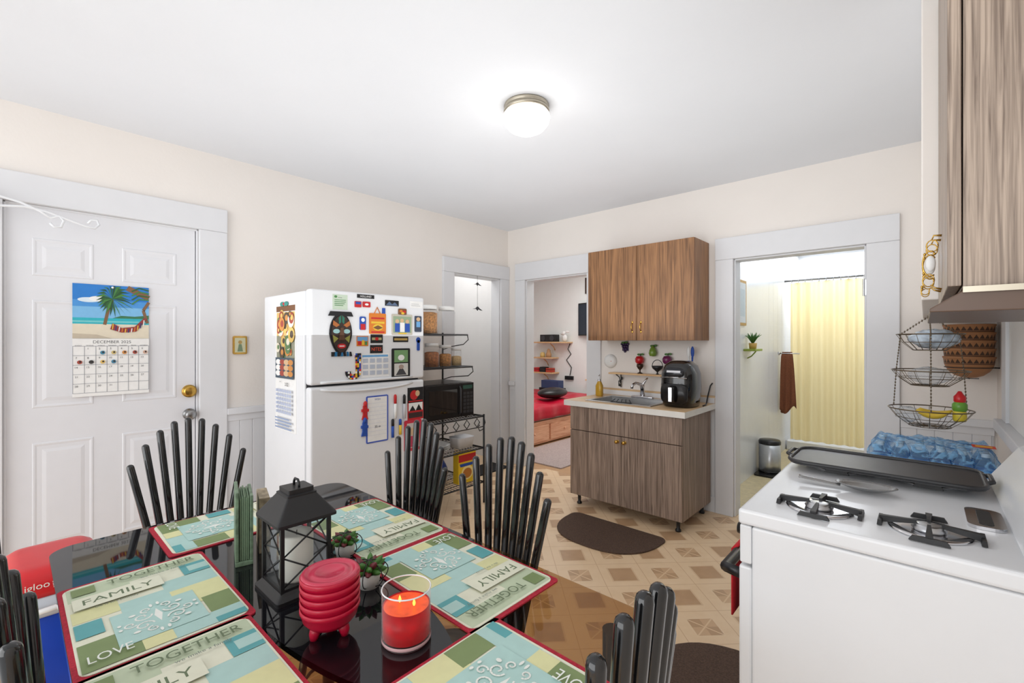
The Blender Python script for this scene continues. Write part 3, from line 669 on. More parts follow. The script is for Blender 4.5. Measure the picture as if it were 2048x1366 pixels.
marker(784,838,874,bl,bk,'lower left marker pen with blue barrel'); marker(789,789,836,wh,rd,'white marker pen with red cap')
marker(799,838,868,yl,bl,'yellow marker pen with blue cap'); marker(807,789,836,K(200,200,205),bk,'grey marker pen with black cap, rightmost')
fm(815,776,846,803,'photo_magnet','red and black picture magnet on the upper right of the fridge door','magnet',bk,[('e',.4,.5,.25,.32,rd),('e',.62,.6,.14,.2,tn),('r',.05,.06,.95,.14,rd)])
fm(815,805,846,836,'picture_magnet','street picture magnet with dark lower half','magnet',rd,[('r',.05,.5,.95,.95,wh),('p',[(.1,.5),(.3,.8),(.5,.5),(.7,.85),(.9,.5)],bk),('r',.05,.1,.95,.4,K(60,40,40))])
fm(808,842,842,897,'photo_frame_magnet','pink-red framed photo on the fridge door behind the chair','photo',K(204,48,70),[('r',.14,.1,.86,.9,K(206,196,190)),('e',.5,.62,.2,.13,tn),('r',.28,.12,.72,.48,K(190,60,90))],.006,.01)
# fridge side calendar
M,w,h=ony(552,614,593,869,-2.5599)
mo=K(206,140,72); mr=K(164,72,58); mg=K(96,128,84); my=K(222,186,104); mb=K(84,70,56)
d=[('r',.04,.955,.96,1,br),('r',.06,.76,.94,.95,K(214,180,110)),('r',.06,.58,.94,.76,K(150,150,130))]
rs_=random.getstate(); random.seed(3)
for i in range(30):
    x=random.uniform(.16,.84); y=random.uniform(.60,.93); rr=random.uniform(.06,.15); c=[mo,mr,mg,my,mb,K(232,224,204)][i%6]
    d+=[('e',x,y,rr,rr*w/h,c),('e',x+.02,y+.004,rr*.55,rr*.5*w/h,[K(232,224,204),my,mr,mg,mo,mb][(i*5+2)%6])]
random.setstate(rs_)
d+=[('r',.06,.42,.94,.585,K(70,86,100))]+[('e',.2+.2*(i%4),.55-.045*(i//4),.12,.022,[wh,mo,tn,mr][(i*3)%4]) for i in range(12)]
d+=[('t','JUNE',.3,.39,.012,bk,.3),('t','2022',.62,.375,.026,bk,.6)]+[('r',.1+.115*i,.14+.034*j,.19+.115*i,.162+.034*j,K(180,190,214)) for i in range(7) for j in range(6)]+[('r',.1,.02+.025*i,.9-.1*(i%2),.032+.025*i,K(150,166,196)) for i in range(4)]
panel('scroll_calendar','long hanging food calendar on the side of the refrigerator','calendar',M,w,h,wh,d,.002,FG,dz=.00012)
M,w,h=ony(562,603,578,613,-2.5602); b=MB(M); b.ball((-w*.25,0,.005),(w*.26,h*.4,.005),K(60,140,130),10); b.ball((w*.25,0,.005),(w*.26,h*.4,.005),K(60,140,130),10); b.ball((0,0,.006),(w*.12,h*.25,.006),rd,8); tag(b.build('bow_magnet'),'green bow magnet holding the long food calendar','magnet',FG)

# ------------------------------------------------------------------ wall items by the front door
M,w,h=onx(465,672,493,708,.0006)
panel('wall_plaque','small brass-framed plaque on the wall between door and fridge','plaque',M,w,h,BRASS,[('r',.12,.1,.88,.9,K(206,204,170)),('p',[(.3,.15),(.7,.15),(.6,.55),(.4,.55)],K(120,140,110)),('e',.5,.66,.14,.1,K(180,150,90))],.012,cr=.008)
# door calendar
M,w,h=onx(145,562,297,788,.0006)
w=.325; h=.615
sky=K(44,126,206); sky2=K(126,188,232); sea=K(50,180,194); sand=K(230,220,198); pg=K(46,98,48); trk=K(130,98,70)
d=[('r',0,.55,1,1,sky),('r',0,.80,1,.86,K(76,150,218)),('r',0,.70,1,.80,sky2),('r',0,.64,1,.70,sea),('r',0,.66,1,.675,K(120,206,210)),('r',0,.515,1,.645,sand),('p',[(.5,.70),(.62,.725),(.8,.72),(1,.735),(1,.70)],K(60,120,84)),
   ('e',.2,.86,.14,.022,K(220,234,244)),('e',.32,.872,.12,.024,wh),('p',[(0,.515),(.5,.515),(.3,.55),(0,.56)],K(200,188,168))]
d+=[('l',[(.40,.64),(.42,.70),(.45,.79),(.50,.87)],.045,trk),('l',[(1.0,.90),(.82,.95),(.70,.985)],.09,trk),('l',[(1.0,.86),(.92,.78),(.98,.66)],.045,trk)]
for a in range(0,360,15):
    q=math.radians(a+8); L=.26+.06*math.sin(a*1.7); ex,ey=.50+L*math.cos(q),.875+L*.5*math.sin(q)-.03; mx,my_=.50+L*.5*math.cos(q),.875+L*.33*math.sin(q)+.012
    ex=min(max(ex,.01),.99); ey=min(max(ey,.56),.995); my_=min(my_,.99)
    d.append(('p',[(.5,.878),(mx-.012,min(my_+.004,.998)),(ex,ey),(mx+.016,my_-.016)],[pg,K(70,130,62),K(34,80,44)][(a//15)%3]))
for k in range(4): d.append(('l',[(1.0,.97-.03*k),(.86,.99-.035*k),(.76,.955-.04*k)],.02,[pg,K(70,130,62)][k%2]))
d+=[('p',[(.47,.60),(.62,.570),(.82,.580),(.97,.70),(.93,.71),(.80,.625),(.62,.612),(.50,.655)],K(150,58,58))]
for k in range(11): d.append(('l',[(.51+.042*k,.650-.045*math.sin(PI*k/9)+.004*max(0,k-7)**1.6),(.50+.042*k,.600-.03*math.sin(PI*k/9)+.004*max(0,k-7)**1.6)],.014,[yl,K(30,60,120),wh,og][k%4]))
d+=[('r',0,.0,1,.512,wh),('t','DECEMBER 2025',.5,.484,.026,K(60,60,64),.56)]
G=K(150,152,160)
for i,n in enumerate(('SUNDAY','MONDAY','TUESDAY','WEDNESDAY','THURSDAY','FRIDAY','SATURDAY')): d.append(('t',n,.07+.143*i,.452,.008,K(70,70,76),.11))
for i in range(8): d.append(('r',.0+.1418*i,.03,.006+.1418*i,.445,G))
for j in range(6): d.append(('r',0,.03+.083*j,1,.0330+.083*j,G))
for day in range(1,32):
    col=day%7; row=day//7
    d.append(('t',str(day),.045+.143*col,.425-.083*row,.016,K(60,60,66)))
for (col,row,c) in((2,0,K(60,130,160)),(3,0,K(206,184,120)),(4,0,mo),(5,0,mr),(6,0,K(206,170,150)),(0,1,mr),(1,1,K(60,60,60)),(2,1,my),(3,1,K(70,130,160))): d.append(('e',.085+.143*col,.388-.083*row,.032,.017,c)); d.append(('e',.092+.143*col,.391-.083*row,.014,.008,K(50,44,44)))
panel('door_calendar','beach hammock calendar showing December 2025 on the front door','calendar',M,w,h,wh,d,.003,dz=.0001)
o=MB(FX((0.014,M.translation.y,M.translation.z+.295))).ball((0,0,.003),(.006,.006,.006),wh,8).build('push_pin'); tag(o,'white push pin holding the beach calendar','pin')
# white scroll bracket
b=MB(); WS=.09
pts=[px(u,v,x=WS) for u,v in((-60,372),(0,392),(40,404),(80,422),(100,436),(118,432),(128,442),(122,454),(108,454),(100,446))]; b.tube(pts,.006,WHITE,8)
pts=[px(u,v,x=WS) for u,v in((-60,410),(0,411),(50,413),(95,424),(140,441),(170,452),(190,457),(198,450),(194,441),(182,441),(176,447))]; b.tube(pts,.006,WHITE,8)
p=px(-60,390,x=WS); b.box(.03,WS+.006,p.y-.012,p.y+.012,p.z-.06,p.z+.06,WHITE)
tag(b.build('scroll_bracket'),'white wire scroll bracket at the top of the front door','bracket')

# ------------------------------------------------------------------ baker's rack
RY0,RY1=-1.72,-1.06
t=thing('bakers_rack',"black metal baker's rack between fridge and closet doorway",'rack',(.44,-1.39,0))
for x,y,z in((.18,RY0,1.40),(.18,RY1,1.40),(.71,RY0,.725),(.71,RY1,.725)): MB().tube([(x,y,0),(x,y,z)],.008,BLKM,8).build('post',t)
def shelf(z,x1,solid=True):
    b=MB(); b.tube([(.18,RY0,z),(x1,RY0,z),(x1,RY1,z),(.18,RY1,z)],.007,BLKM,8,closed=True)
    if solid: b.box(.18,x1,RY0,RY1,z-.004,z+.004,BLKM)
    else:
        for k in range(1,22): y=RY0+(RY1-RY0)*k/22; b.tube([(.18,y,z),(x1,y,z)],.0025,BLKM,5)
        for k in range(1,6): x=.18+(x1-.18)*k/6; b.tube([(x,RY0,z-.004),(x,RY1,z-.004)],.0025,BLKM,5)
    b.build('shelf',t)
shelf(1.377,.51); shelf(1.11,.57); shelf(.71,.71,False); shelf(.45,.71,False); shelf(.17,.71,False)
for z,x1 in((1.377,.51),(1.11,.57)):
    for y in(RY0,RY1): MB().tube([(x1,y,z),(x1+.01,y,z-.04),(x1-.05,y,z-.08),(.30,y,z-.10),(.18,y,z-.13)],.004,BLKM,6).build('scroll_brace',t)
b=MB()
for y in(RY0,RY1):
    b.tube([(.71,y,.70),(.725,y,.66),(.70,y,.60),(.66,y,.58),(.64,y,.61),(.66,y,.63)],.004,BLKM,6)
for k in range(5):
    y=RY1-.08-.11*k; b.tube([(.712,y,.70),(.712,y+.03,.665),(.712,y,.63),(.712,y-.03,.665)],.004,BLKM,6,closed=True)
b.tube([(.712,RY0,.625),(.712,RY1,.625)],.004,BLKM,6)
b.build('leaf_scroll',t)
def jar(y,x,z,r,h,fill,fc,label):
    t=thing('storage_jar',label,'jar',(x,y,z),group='clear jars with white lids on the rack')
    b=MB(); b.lathe([(0,0),(r*.96,0),(r,.006),(r,h*.78),(r*.9,h*.84),(r*.86,h*.86)],JAR,(x,y,z)); b.build('jar_body',t)
    b=MB(); b.lathe([(0,h*.99),(r*.86,h*.99),(r*.92,h*.975),(r*.92,h*.85),(r*.86,h*.85)],WPL,(x,y,z)); b.build('lid',t)
    if fill:
        b=MB(); b.lathe([(0,.004),(r*.93,.006),(r*.94,h*fill),(r*.6,h*fill+.008),(0,h*fill+.004)],fc,(x,y,z)); o=b.build('contents',t); o['kind']='stuff'
PASTA=mat('dry_pasta',(190,130,62),.7,noise=.5,nscale=70); OATS=mat('oats',(206,174,122),.8,noise=.3,nscale=120); CHIP=mat('dark_cereal',(166,98,42),.7,noise=.55,nscale=60)
jar(-1.405,.42,1.3815,.078,.235,.72,PASTA,'tall jar of dry pasta on the top rack shelf'); jar(-1.215,.42,1.3815,.072,.235,0,None,'tall empty jar at the right of the top rack shelf')
jar(-1.40,.46,1.1145,.062,.195,.6,CHIP,'jar of brown cereal nearest the fridge on the second shelf'); jar(-1.262,.46,1.1145,.054,.18,.55,PASTA,'middle jar of golden pasta on the second shelf'); jar(-1.142,.46,1.1145,.046,.155,.5,OATS,'smallest jar of oats at the right of the second shelf')
# microwave
t=thing('microwave','black countertop microwave on the baker\'s rack','microwave',(.50,-1.39,.7175))
b=MB(); b.box(.30,.66,-1.64,-1.145,.725,.995,BLKP); b.build('body',t,bevel=.006)
b=MB(); b.box(.661,.683,-1.637,-1.285,.728,.992,BLKP); dr=b.build('door',t,bevel=.005)
b=MB(); b.box(.683,.6845,-1.60,-1.325,.77,.95,mat('dark_window_glass',(12,13,16),.05,noise=0,coat=1)); b.build('window',dr)
b=MB(); b.tube([(.684,-1.302,.75),(.70,-1.302,.77),(.70,-1.302,.95),(.684,-1.302,.97)],.006,DGREY,8); b.build('handle',dr)
b=MB(); b.box(.661,.683,-1.282,-1.148,.728,.992,BLKP); cp=b.build('control_panel',t,bevel=.004)
b=MB(); b.box(.683,.6845,-1.265,-1.165,.945,.975,mat('green_display',(40,70,60),.2,emit=.2)); b.build('display',cp)
for i in range(3):
    for j in range(6): MB().box(.683,.6855,-1.262+i*.036,-1.234+i*.036,.755+j*.029,.775+j*.029,DGREY).build('button',cp)
for y in(-1.6,-1.19):
    for x in(.33,.63): MB().cyl((x,y,.7135),(x,y,.726),.012,BLKP).build('foot',t)
# things on lower rack
t=thing('cereal_box','yellow and red cereal box on the bottom rack shelf','box',(.60,-1.17,.1735))
b=MB(); b.box(.57,.635,-1.27,-1.08,.1745,.42,K(240,200,40)); b.build('carton',t,bevel=.002)
M=FX((.635,-1.175,.297)); panel('front_print',None,None,M,.186,.24,K(240,200,40),[('r',.0,.72,1,.96,rd),('e',.5,.34,.34,.24,K(250,230,150)),('e',.5,.32,.26,.17,K(190,120,50)),('p',[(.05,.66),(.95,.66),(.9,.56),(.1,.56)],bl)],.0008,parent=t)
b=MB(); b.ball((.50,-1.385,.292),(.10,.080,.108),mat('blue_snack_bag',(40,70,150),.3,noise=.5,nscale=20),14,.05); o=b.build('snack_bag'); tag(o,'crumpled blue snack bag beside the cereal box','bag')
b=MB(); b.ball((.48,-1.57,.272),(.11,.070,.090),mat('pink_snack_bag',(214,170,180),.35,noise=.4,nscale=20),14,.05); o=b.build('snack_bag'); tag(o,'pale pink bag at the left of the bottom rack shelf','bag')
for k in range(4):
    b=MB(); z=.454+k*.011; b.lathe([(0,0),(.09,0),(.10,.004),(.135,.016),(.136,.018),(.10,.008),(0,.005)],WPL,(.50,-1.42,z),32); o=b.build('plate'); tag(o,['bottom','second lowest','second highest','topmost'][k]+' white plate of the stack under the microwave','plate','white plates under the microwave')
b=MB(); b.loft([(0,.06,.08),(.08,.07,.09),(.085,.072,.092)],K(226,228,232),(.56,-1.17,.4545),e=6); tag(b.build('plastic_tub'),'white plastic tub on the middle rack shelf','tub')
b=MB(FZ((.04,-.44,0))); b.prism(rrect(.26,.54,.02),.001,.014,mat('black_doormat',(32,32,34),.95,noise=.3,nscale=120)); tag(b.build('door_mat'),'black mat in the closet doorway','mat')
# wind chime in closet doorway
p=px(955,556,x=.008); t=thing('wind_chime','small grey hanging chime in the closet doorway','wind chime',(p.x,p.y,1.63))
b=MB(); b.tube([(p.x,p.y,1.992),(p.x,p.y,1.66)],.0015,BLKM,5); b.build('cord',t)
for z,s in((1.905,.055),(1.655,.07)):
    b=MB(); b.M=FX((p.x,p.y,z)); b.prism([(-s,-s*.1),(-s*.4,s*.05),(-s*.1,s*.3),(s*.1,s*.3),(s*.4,.05*s),(s,-s*.25),(s*.5,-s*.2),(s*.2,-s*.05),(0,-s*.3),(-s*.3,-s*.05)],-.003,.003,DGREY); b.build('metal_bird',t)

# ------------------------------------------------------------------ sink base cabinet
t=thing('base_cabinet','grey-brown wood-grain sink base cabinet on short black legs','cabinet',(1.71,-.3,0))
X0,X1,Y0,Y1=1.25,2.17,-.585,-.05
b=MB(); b.box(X0,X0+.018,Y0,Y1,.085,.80,W_LOW); b.box(X1-.018,X1,Y0,Y1,.085,.80,W_LOW); b.box(X0+.018,X1-.018,Y1-.018,Y1,.085,.80,W_LOW); b.box(X0+.018,X1-.018,Y0,Y1-.018,.085,.11,W_LOW); b.box(X0+.018,X1-.018,Y0,Y0+.018,.755,.80,W_LOW); b.build('body',t,bevel=.001)
b=MB(); b.box(X0+.001,X1-.001,Y0-.019,Y0-.001,.612,.797,W_LOW); b.build('drawer_panel',t,bevel=.002)
for k in range(2):
    xa=X0+.001+k*.46; b=MB(); b.box(xa,xa+.457,Y0-.019,Y0-.001,.087,.607,W_LOW); dd=b.build('door',t,bevel=.002)
    xk=xa+.43 if k==0 else xa+.03
    b=MB(frame((xk,Y0-.019,.57),(1,0,0),(0,0,1))); b.lathe([(.012,0),(.006,.006),(.006,.014),(.014,.022),(.012,.03),(0,.032)],BRASS); b.build('knob',dd)
for x,y in((X0+.05,Y0+.04),(X1-.05,Y0+.04),(X0+.05,Y1-.04),(X1-.05,Y1-.04)): MB().lathe([(0,0),(.02,0),(.02,.012),(.012,.02),(.014,.065),(.026,.075),(.026,.085),(0,.085)],BLKM,(x,y,0),16).build('leg',t)
SX0,SX1,SY0,SY1=1.37,1.90,-.53,-.13
CF=mat('white_counter_edge',(226,224,218),.4)
b=MB()
for a in((1.20,SX0,-.62,0),(SX1,2.195,-.62,0),(SX0,SX1,-.62,SY0),(SX0,SX1,SY1,0)): b.box(a[0],a[1],a[2],a[3]-.001 if a[3]==0 else a[3],.802,.845,WCTR)
b.box(1.20,2.195,-.6225,-.62,.802,.844,CF); b.box(2.195,2.1965,-.62,-.001,.802,.844,CF); b.box(1.20,2.195,-.02,-.003,.845,.90,WCTR)
tag(b.build('countertop'),'beige laminate countertop with white front edge over the sink cabinet','countertop')
t=thing('kitchen_sink','stainless steel sink set in the beige countertop','sink',(1.635,-.33,.70))
b=MB()
for a in((SX0-.015,SX0+.015,SY0-.015,SY1+.015),(SX1-.015,SX1+.015,SY0-.015,SY1+.015),(SX0+.015,SX1-.015,SY0-.015,SY0+.015),(SX0+.015,SX1-.015,SY1-.045,SY1+.015)): b.box(a[0],a[1],a[2],a[3],.8455,.851,STEEL)
b.build('rim',t,bevel=.002)
b=MB(); x0,x1,y0,y1=SX0+.014,SX1-.014,SY0+.014,SY1-.044
b.add([(x0,y0,.849),(x1,y0,.849),(x1,y1,.849),(x0,y1,.849),(x0+.02,y0+.02,.70),(x1-.02,y0+.02,.70),(x1-.02,y1-.02,.70),(x0+.02,y1-.02,.70)],[(0,1,5,4),(1,2,6,5),(2,3,7,6),(3,0,4,7),(4,5,6,7)],DSTEEL); b.build('basin',t)
b=MB(); b.lathe([(0,.002),(.03,.002),(.035,0)],CHR,(1.635,-.34,.701)); b.build('drain',t)
t=thing('faucet','chrome kitchen faucet with single lever behind the sink','faucet',(1.65,-.135,.851))
b=MB(); b.loft([(0,.10,.022),(.012,.10,.022),(.016,.09,.018)],CHR,(1.65,-.135,.8515)); b.build('base_plate',t)
b=MB(); b.tube([(1.65,-.135,.865),(1.65,-.135,.93),(1.65,-.16,.965),(1.65,-.25,.985),(1.65,-.31,.97),(1.65,-.32,.945)],[.02,.018,.014,.011,.011,.011],CHR,12); b.build('spout',t)
b=MB(); b.tube([(1.65,-.135,.93),(1.655,-.13,.97),(1.69,-.12,1.02)],[.018,.012,.006],CHR,10); b.build('lever',t)
b=MB()
for k in range(5): b.tube([(1.58+.04*k,-.50,.79),(1.58+.04*k,-.512,.855),(1.60+.03*k,-.495,.875)],.003,BLKM,6)
b.tube([(1.56,-.50,.79),(1.76,-.50,.79)],.003,BLKM,6); b.tube([(1.57,-.513,.854),(1.75,-.513,.854)],.003,BLKM,6)
tag(b.build('sponge_rack'),'black wire sponge rack hooked on the sink edge','sponge rack')
t=thing('soap_bottle','clear pump bottle of yellow dish soap left of the sink','soap bottle',(1.29,-.22,.8455))
b=MB(); b.loft([(0,.028,.022),(.01,.032,.026),(.09,.032,.026),(.12,.018,.016),(.13,.013,.013)],mat('yellow_soap',(214,170,60),.1,noise=.02,trans=.3),(1.29,-.22,.8455),e=3); b.build('bottle',t)
b=MB(); b.cyl((1.29,-.22,.9755),(1.29,-.22,.995),.014,CHR); b.cyl((1.29,-.22,.995),(1.29,-.22,1.03),.004,CHR); b.tube([(1.29,-.22,1.03),(1.30,-.24,1.036),(1.31,-.26,1.028)],.006,CHR,8); b.build('pump',t)
# air fryer
AX,AY=2.055,-.33
t=thing('air_fryer','large black rounded air fryer on the countertop right of the sink','air fryer',(AX,AY,.8455))
b=MB(); b.loft([(0,.10,.115),(.01,.115,.125),(.14,.128,.138),(.24,.124,.135),(.30,.105,.115),(.33,.07,.08),(.337,.04,.05)],mat('gloss_black_plastic',(12,12,14),.12,noise=0,coat=.6),(AX,AY,.846),n=48,e=3.2); bd=b.build('body',t)
b=MB(); b.M=FY((AX,AY-.132,.846)); b.loft([(-.002,.10,.075),(.012,.095,.07)],BLKP,(0,.10,0),e=4); dr=b.build('drawer',t)
b=MB(); b.M=FY((AX,AY-.146,.846)); b.loft([(0,.03,.06),(.045,.024,.055),(.055,.018,.045)],BLKP,(0,.10,0),e=4); b.box(-.012,.012,.05,.15,.056,.058,CHR); b.build('handle',dr)
b=MB(); b.M=frame((AX,AY-.136,1.10),(1,0,0),(0,.25,1)); b.loft([(0,.075,.035),(.008,.07,.03)],mat('touch_panel',(30,32,38),.08,noise=0),(0,0,0),e=3); b.box(-.05,.05,-.003,.012,.008,.0085,CHR); b.build('control_panel',t)
b=MB(); b.tube([(AX-.09,AY-.125,1.06),(AX,AY-.146,1.065),(AX+.09,AY-.125,1.06)],.004,CHR,8); b.build('trim_band',t)
b=MB(); b.tube([(AX+.137,AY+.06,.852),(AX+.135,AY+.12,.852),(AX+.10,AY+.24,.853),(AX+.10,-.065,.90),(AX+.11,-.035,.98),(AX+.12,-.02,1.0)],.005,BLKP,8); tag(b.build('power_cable'),'black power cable behind the air fryer','cable')
b=MB(); b.lathe([(0,0),(.035,0),(.035,.27),(.033,.272),(.03,.02),(0,.02)],WPL,(2.03,-.085,.8455)); tag(b.build('utensil_holder'),'tall white utensil holder behind the air fryer','utensil holder')
for k,(q,c,nm) in enumerate(((-.010,WPL,'white'),(.010,bl,'blue'))):
    b=MB(); b.tube([(2.03+q,-.085,.868),(2.03+q*1.4,-.085,1.15),(2.03+q*1.5,-.085,1.20)],[.006,.006,.008],c,8); b.ball((2.03+q*1.6,-.085,1.24),(.014,.008,.045),c,10); tag(b.build('kitchen_utensil'),nm+' handled utensil in the white holder behind the air fryer','utensil')
# wall shelf
t=thing('wall_shelf','narrow pine shelf on black scroll brackets above the sink','shelf',(1.66,-.06,.93))
za=1.035
b=MB(); b.box(1.32,1.88,-.12,-.035,za,za+.014,WPINE); b.build('board',t,bevel=.002)
for x in(1.39,1.80):
    b=MB(); b.tube([(x,-.022,za-.12),(x,-.022,za-.002),(x,-.11,za-.002)],.005,BLKM,6); b.tube([(x,-.024,za-.11),(x,-.06,za-.09),(x,-.06,za-.06),(x,-.04,za-.06),(x,-.05,za-.03),(x,-.10,za-.006)],.004,BLKM,6)
    for q in range(3): b.ball((x+.012*(q-1),-.03,za-.10+.03*q),(.010,.006,.014),BLKM,8)
    b.build('bracket',t)
b=MB(); b.lathe([(0,0),(.024,0),(.02,.006),(.006,.012),(.006,.03),(.02,.045),(.028,.06),(.027,.08),(.025,.08),(.022,.05),(0,.04)],mat('dark_bronze',(70,54,44),.35,.6),(1.60,-.078,za+.0142)); tag(b.build('goblet'),'small dark bronze goblet on the pine shelf','goblet')
b=MB(); b.lathe([(0,0),(.014,0),(.006,.01),(.006,.02),(.04,.05),(.047,.07),(.045,.07),(.038,.052),(0,.03)],BLKM,(1.755,-.078,za+.0142)); b.tube([(1.755+.045*math.cos(q),-.078,za+.084+.05*math.sin(q)) for q in [PI*k/12 for k in range(13)]],.003,BLKM,6); tag(b.build('black_basket'),'small black handled basket on the pine shelf beside the goblet','basket')
def fruit(u,v,kind,label):
    p=px(u,v,y=-.012); b=MB(); fm_=mat(kind+'_glaze',{'grape':(60,44,84),'pear':(120,150,60),'apple':(190,32,40),'plum':(110,40,84)}[kind],.25)
    x,y,z=p.x,-.0125,p.z
    if kind=='grape':
        for r_,(n,zz) in enumerate(((4,.03),(3,.008),(2,-.014),(1,-.034))):
            for k in range(n): b.ball((x+(k-(n-1)/2)*.02,y,z+zz),(.012,.012,.012),fm_,8)
        b.box(x-.03,x+.03,-.006,.0002,z-.03,z+.03,fm_)
    elif kind=='pear':
        b.lathe([(0,-.045),(.025,-.042),(.034,-.02),(.028,.008),(.016,.03),(.01,.042),(0,.045)],fm_,(x,y-.0225,z),16)
    else:
        b.lathe([(0,-.036),(.02,-.038),(.036,-.02),(.038,.006),(.026,.028),(.008,.03),(0,.022)],fm_,(x,y-.0265,z),16)
    o=b.build(kind+'_plaque'); tag(o,label,'fruit plaque','ceramic fruit on the wall under the cabinet')
    l=MB(); l.tube([(x,y-.01,z+.028),(x+.003,y-.01,z+.052)],.003,BLKM,6); l.build('stem',o)
    for q,zz in((.018,.046),(-.014,.043)): MB().ball((x+q,y-.012,z+zz),(.016,.004,.009),GREEN,8).build('leaf',o)
fruit(1250,695,'grape','dark purple ceramic grapes on the wall under the cabinet'); fruit(1308,702,'pear','green ceramic pear on the wall under the cabinet')
fruit(1282,719,'apple','red ceramic apple on the wall under the cabinet'); fruit(1337,719,'plum','purple ceramic plum on the wall beside the air fryer')
p=px(1222,722,y=-.001); b=MB(frame((p.x,-.001,p.z),(1,0,0),(0,0,1))); b.lathe([(0,0),(.06,0),(.062,.01),(.058,.026),(.03,.034),(0,.035)],WPL,n=32); o=b.build('smoke_detector'); tag(o,'round white detector on the wall left of the pine shelf','detector')
b=MB(frame((p.x,-.001,p.z),(1,0,0),(0,0,1))); b.ball((.02,.0,.034),(.004,.004,.003),rd,8); b.build('indicator_light',o)
def upper(name,label,x0,x1,y0,z0,z1):
    t=thing(name,label,'cabinet',((x0+x1)/2,y0/2,z0))
    b=MB(); b.box(x0,x1,y0,-.002,z0,z1,W_UP); b.build('body',t,bevel=.001)
    xm=(x0+x1)/2
    for k in range(2):
        a=x0+.001 if k==0 else xm+.002; e=xm-.002 if k==0 else x1-.001
        b=MB(); b.box(a,e,y0-.019,y0-.001,z0+.001,z1-.001,W_UP); dd=b.build('door',t,bevel=.002)
        xh=e-.035 if k==0 else a+.035
        b=MB(); b.tube([(xh,y0-.020,z0+.075),(xh,y0-.035,z0+.088),(xh,y0-.038,z0+.108),(xh,y0-.035,z0+.128),(xh,y0-.02,z0+.141)],[.004,.0035,.005,.0035,.004],BRASS,8)
        b.ball((xh,y0-.0205,z0+.07),(.008,.003,.012),BRASS,8); b.ball((xh,y0-.0205,z0+.146),(.008,.003,.012),BRASS,8); b.build('handle',dd)
upper('wall_cabinet','warm brown two-door wall cabinet hung above the sink',1.234,2.143,-.295,1.33,2.09)

# ------------------------------------------------------------------ stove
SXa,SXb,SYa,SYb,SZ=3.06,3.66,-2.46,-1.70,.915
t=thing('gas_stove','white freestanding gas stove against the right wall','stove',((SXa+SXb)/2,(SYa+SYb)/2,0))
b=MB(); b.box(SXa+.02,SXb,SYa,SYb,.03,.875,WHITE); b.build('body',t,bevel=.006)
b=MB(); b.box(SXa-.01,SXb-.0,SYa-.004,SYb+.004,.877,.915,WHITE); b.build('cooktop',t,bevel=.008,seg=3)
b=MB(); b.box(SXa-.012,SXa+.019,SYa+.01,SYb-.01,.20,.77,WHITE); od=b.build('oven_door',t,bevel=.006)
b=MB(); b.box(SXa-.0135,SXa-.0125,SYa+.13,SYb-.13,.34,.62,mat('oven_window',(16,16,18),.06,noise=0)); b.build('oven_window',od)
b=MB(); b.tube([(SXa-.012,SYa+.04,.735),(SXa-.055,SYa+.05,.735),(SXa-.055,SYb-.05,.735),(SXa-.012,SYb-.04,.735)],.014,BLKP,10); b.build('handle',od)
b=MB(); b.box(SXa-.012,SXa+.019,SYa+.01,SYb-.01,.04,.19,WHITE); b.build('drawer',t,bevel=.006)
b=MB(); b.box(SXa-.008,SXa+.019,SYa+.004,SYb-.004,.78,.874,WHITE); cp=b.build('control_panel',t,bevel=.004)
for k in range(5):
    y=SYa+.10+k*.14; b=MB(frame((SXa-.008,y,.828),(0,-1,0),(0,0,1))); b.lathe([(.024,0),(.022,.012),(.016,.016),(.014,.03),(0,.031)],BLKP,n=18); b.build('knob',cp)
b=MB()
b.M=frame((0,SYa,0),(1,0,0),(0,0,1)); b.prism([(3.53,.9155),(3.665,.9155),(3.665,1.03),(3.61,1.03),(3.595,1.02)],-(SYb-SYa),0,WHITE); b.build('backguard',t,bevel=.008,seg=3)
for (bx,by) in((3.20,-2.335),(3.40,-2.335),(3.19,-1.87),(3.40,-1.87)):
    b=MB(); b.lathe([(.068,.0),(.070,.003),(.064,.0045),(.045,.0022),(.0,.0022)],CHR,(bx,by,.9155),32); b.build('drip_pan',t)
    b=MB(); b.lathe([(0,0),(.028,0),(.030,.005),(.024,.008),(.024,.011),(.017,.013),(0,.013)],STEEL,(bx,by,.918),24); b.build('burner',t)
    b=MB(FZ((bx,by,0),.0))
    for k in range(4):
        a=k*PI/2; ca,sa=math.cos(a),math.sin(a); A=lambda r,s,z:(r*ca-s*sa,r*sa+s*ca,z)
        t0,t1=.006,.003; Q=[(0,1,2,3),(4,5,6,7),(0,1,5,4),(1,2,6,5),(2,3,7,6),(3,0,4,7)]
        b.add([A(.084,-t0,.917),A(.084,t0,.917),A(.020,t1,.928),A(.020,-t1,.928),A(.084,-t0,.932),A(.084,t0,.932),A(.020,t1,.936),A(.020,-t1,.936)],Q,BLKM)
        b.add([A(.078,-.032,.917),A(.087,-.032,.917),A(.087,.032,.917),A(.078,.032,.917),A(.079,-.026,.927),A(.086,-.026,.927),A(.086,.026,.927),A(.079,.026,.927)],Q,BLKM)
    b.build('grate',t)
b=MB(FZ((3.495,-2.17,.9155),PI/2)); b.prism(rrect(.15,.062,.02),0,.007,CHR); b.prism(rrect(.12,.024,.01),.007,.0078,BLKM); b.build('vent_grille',t)
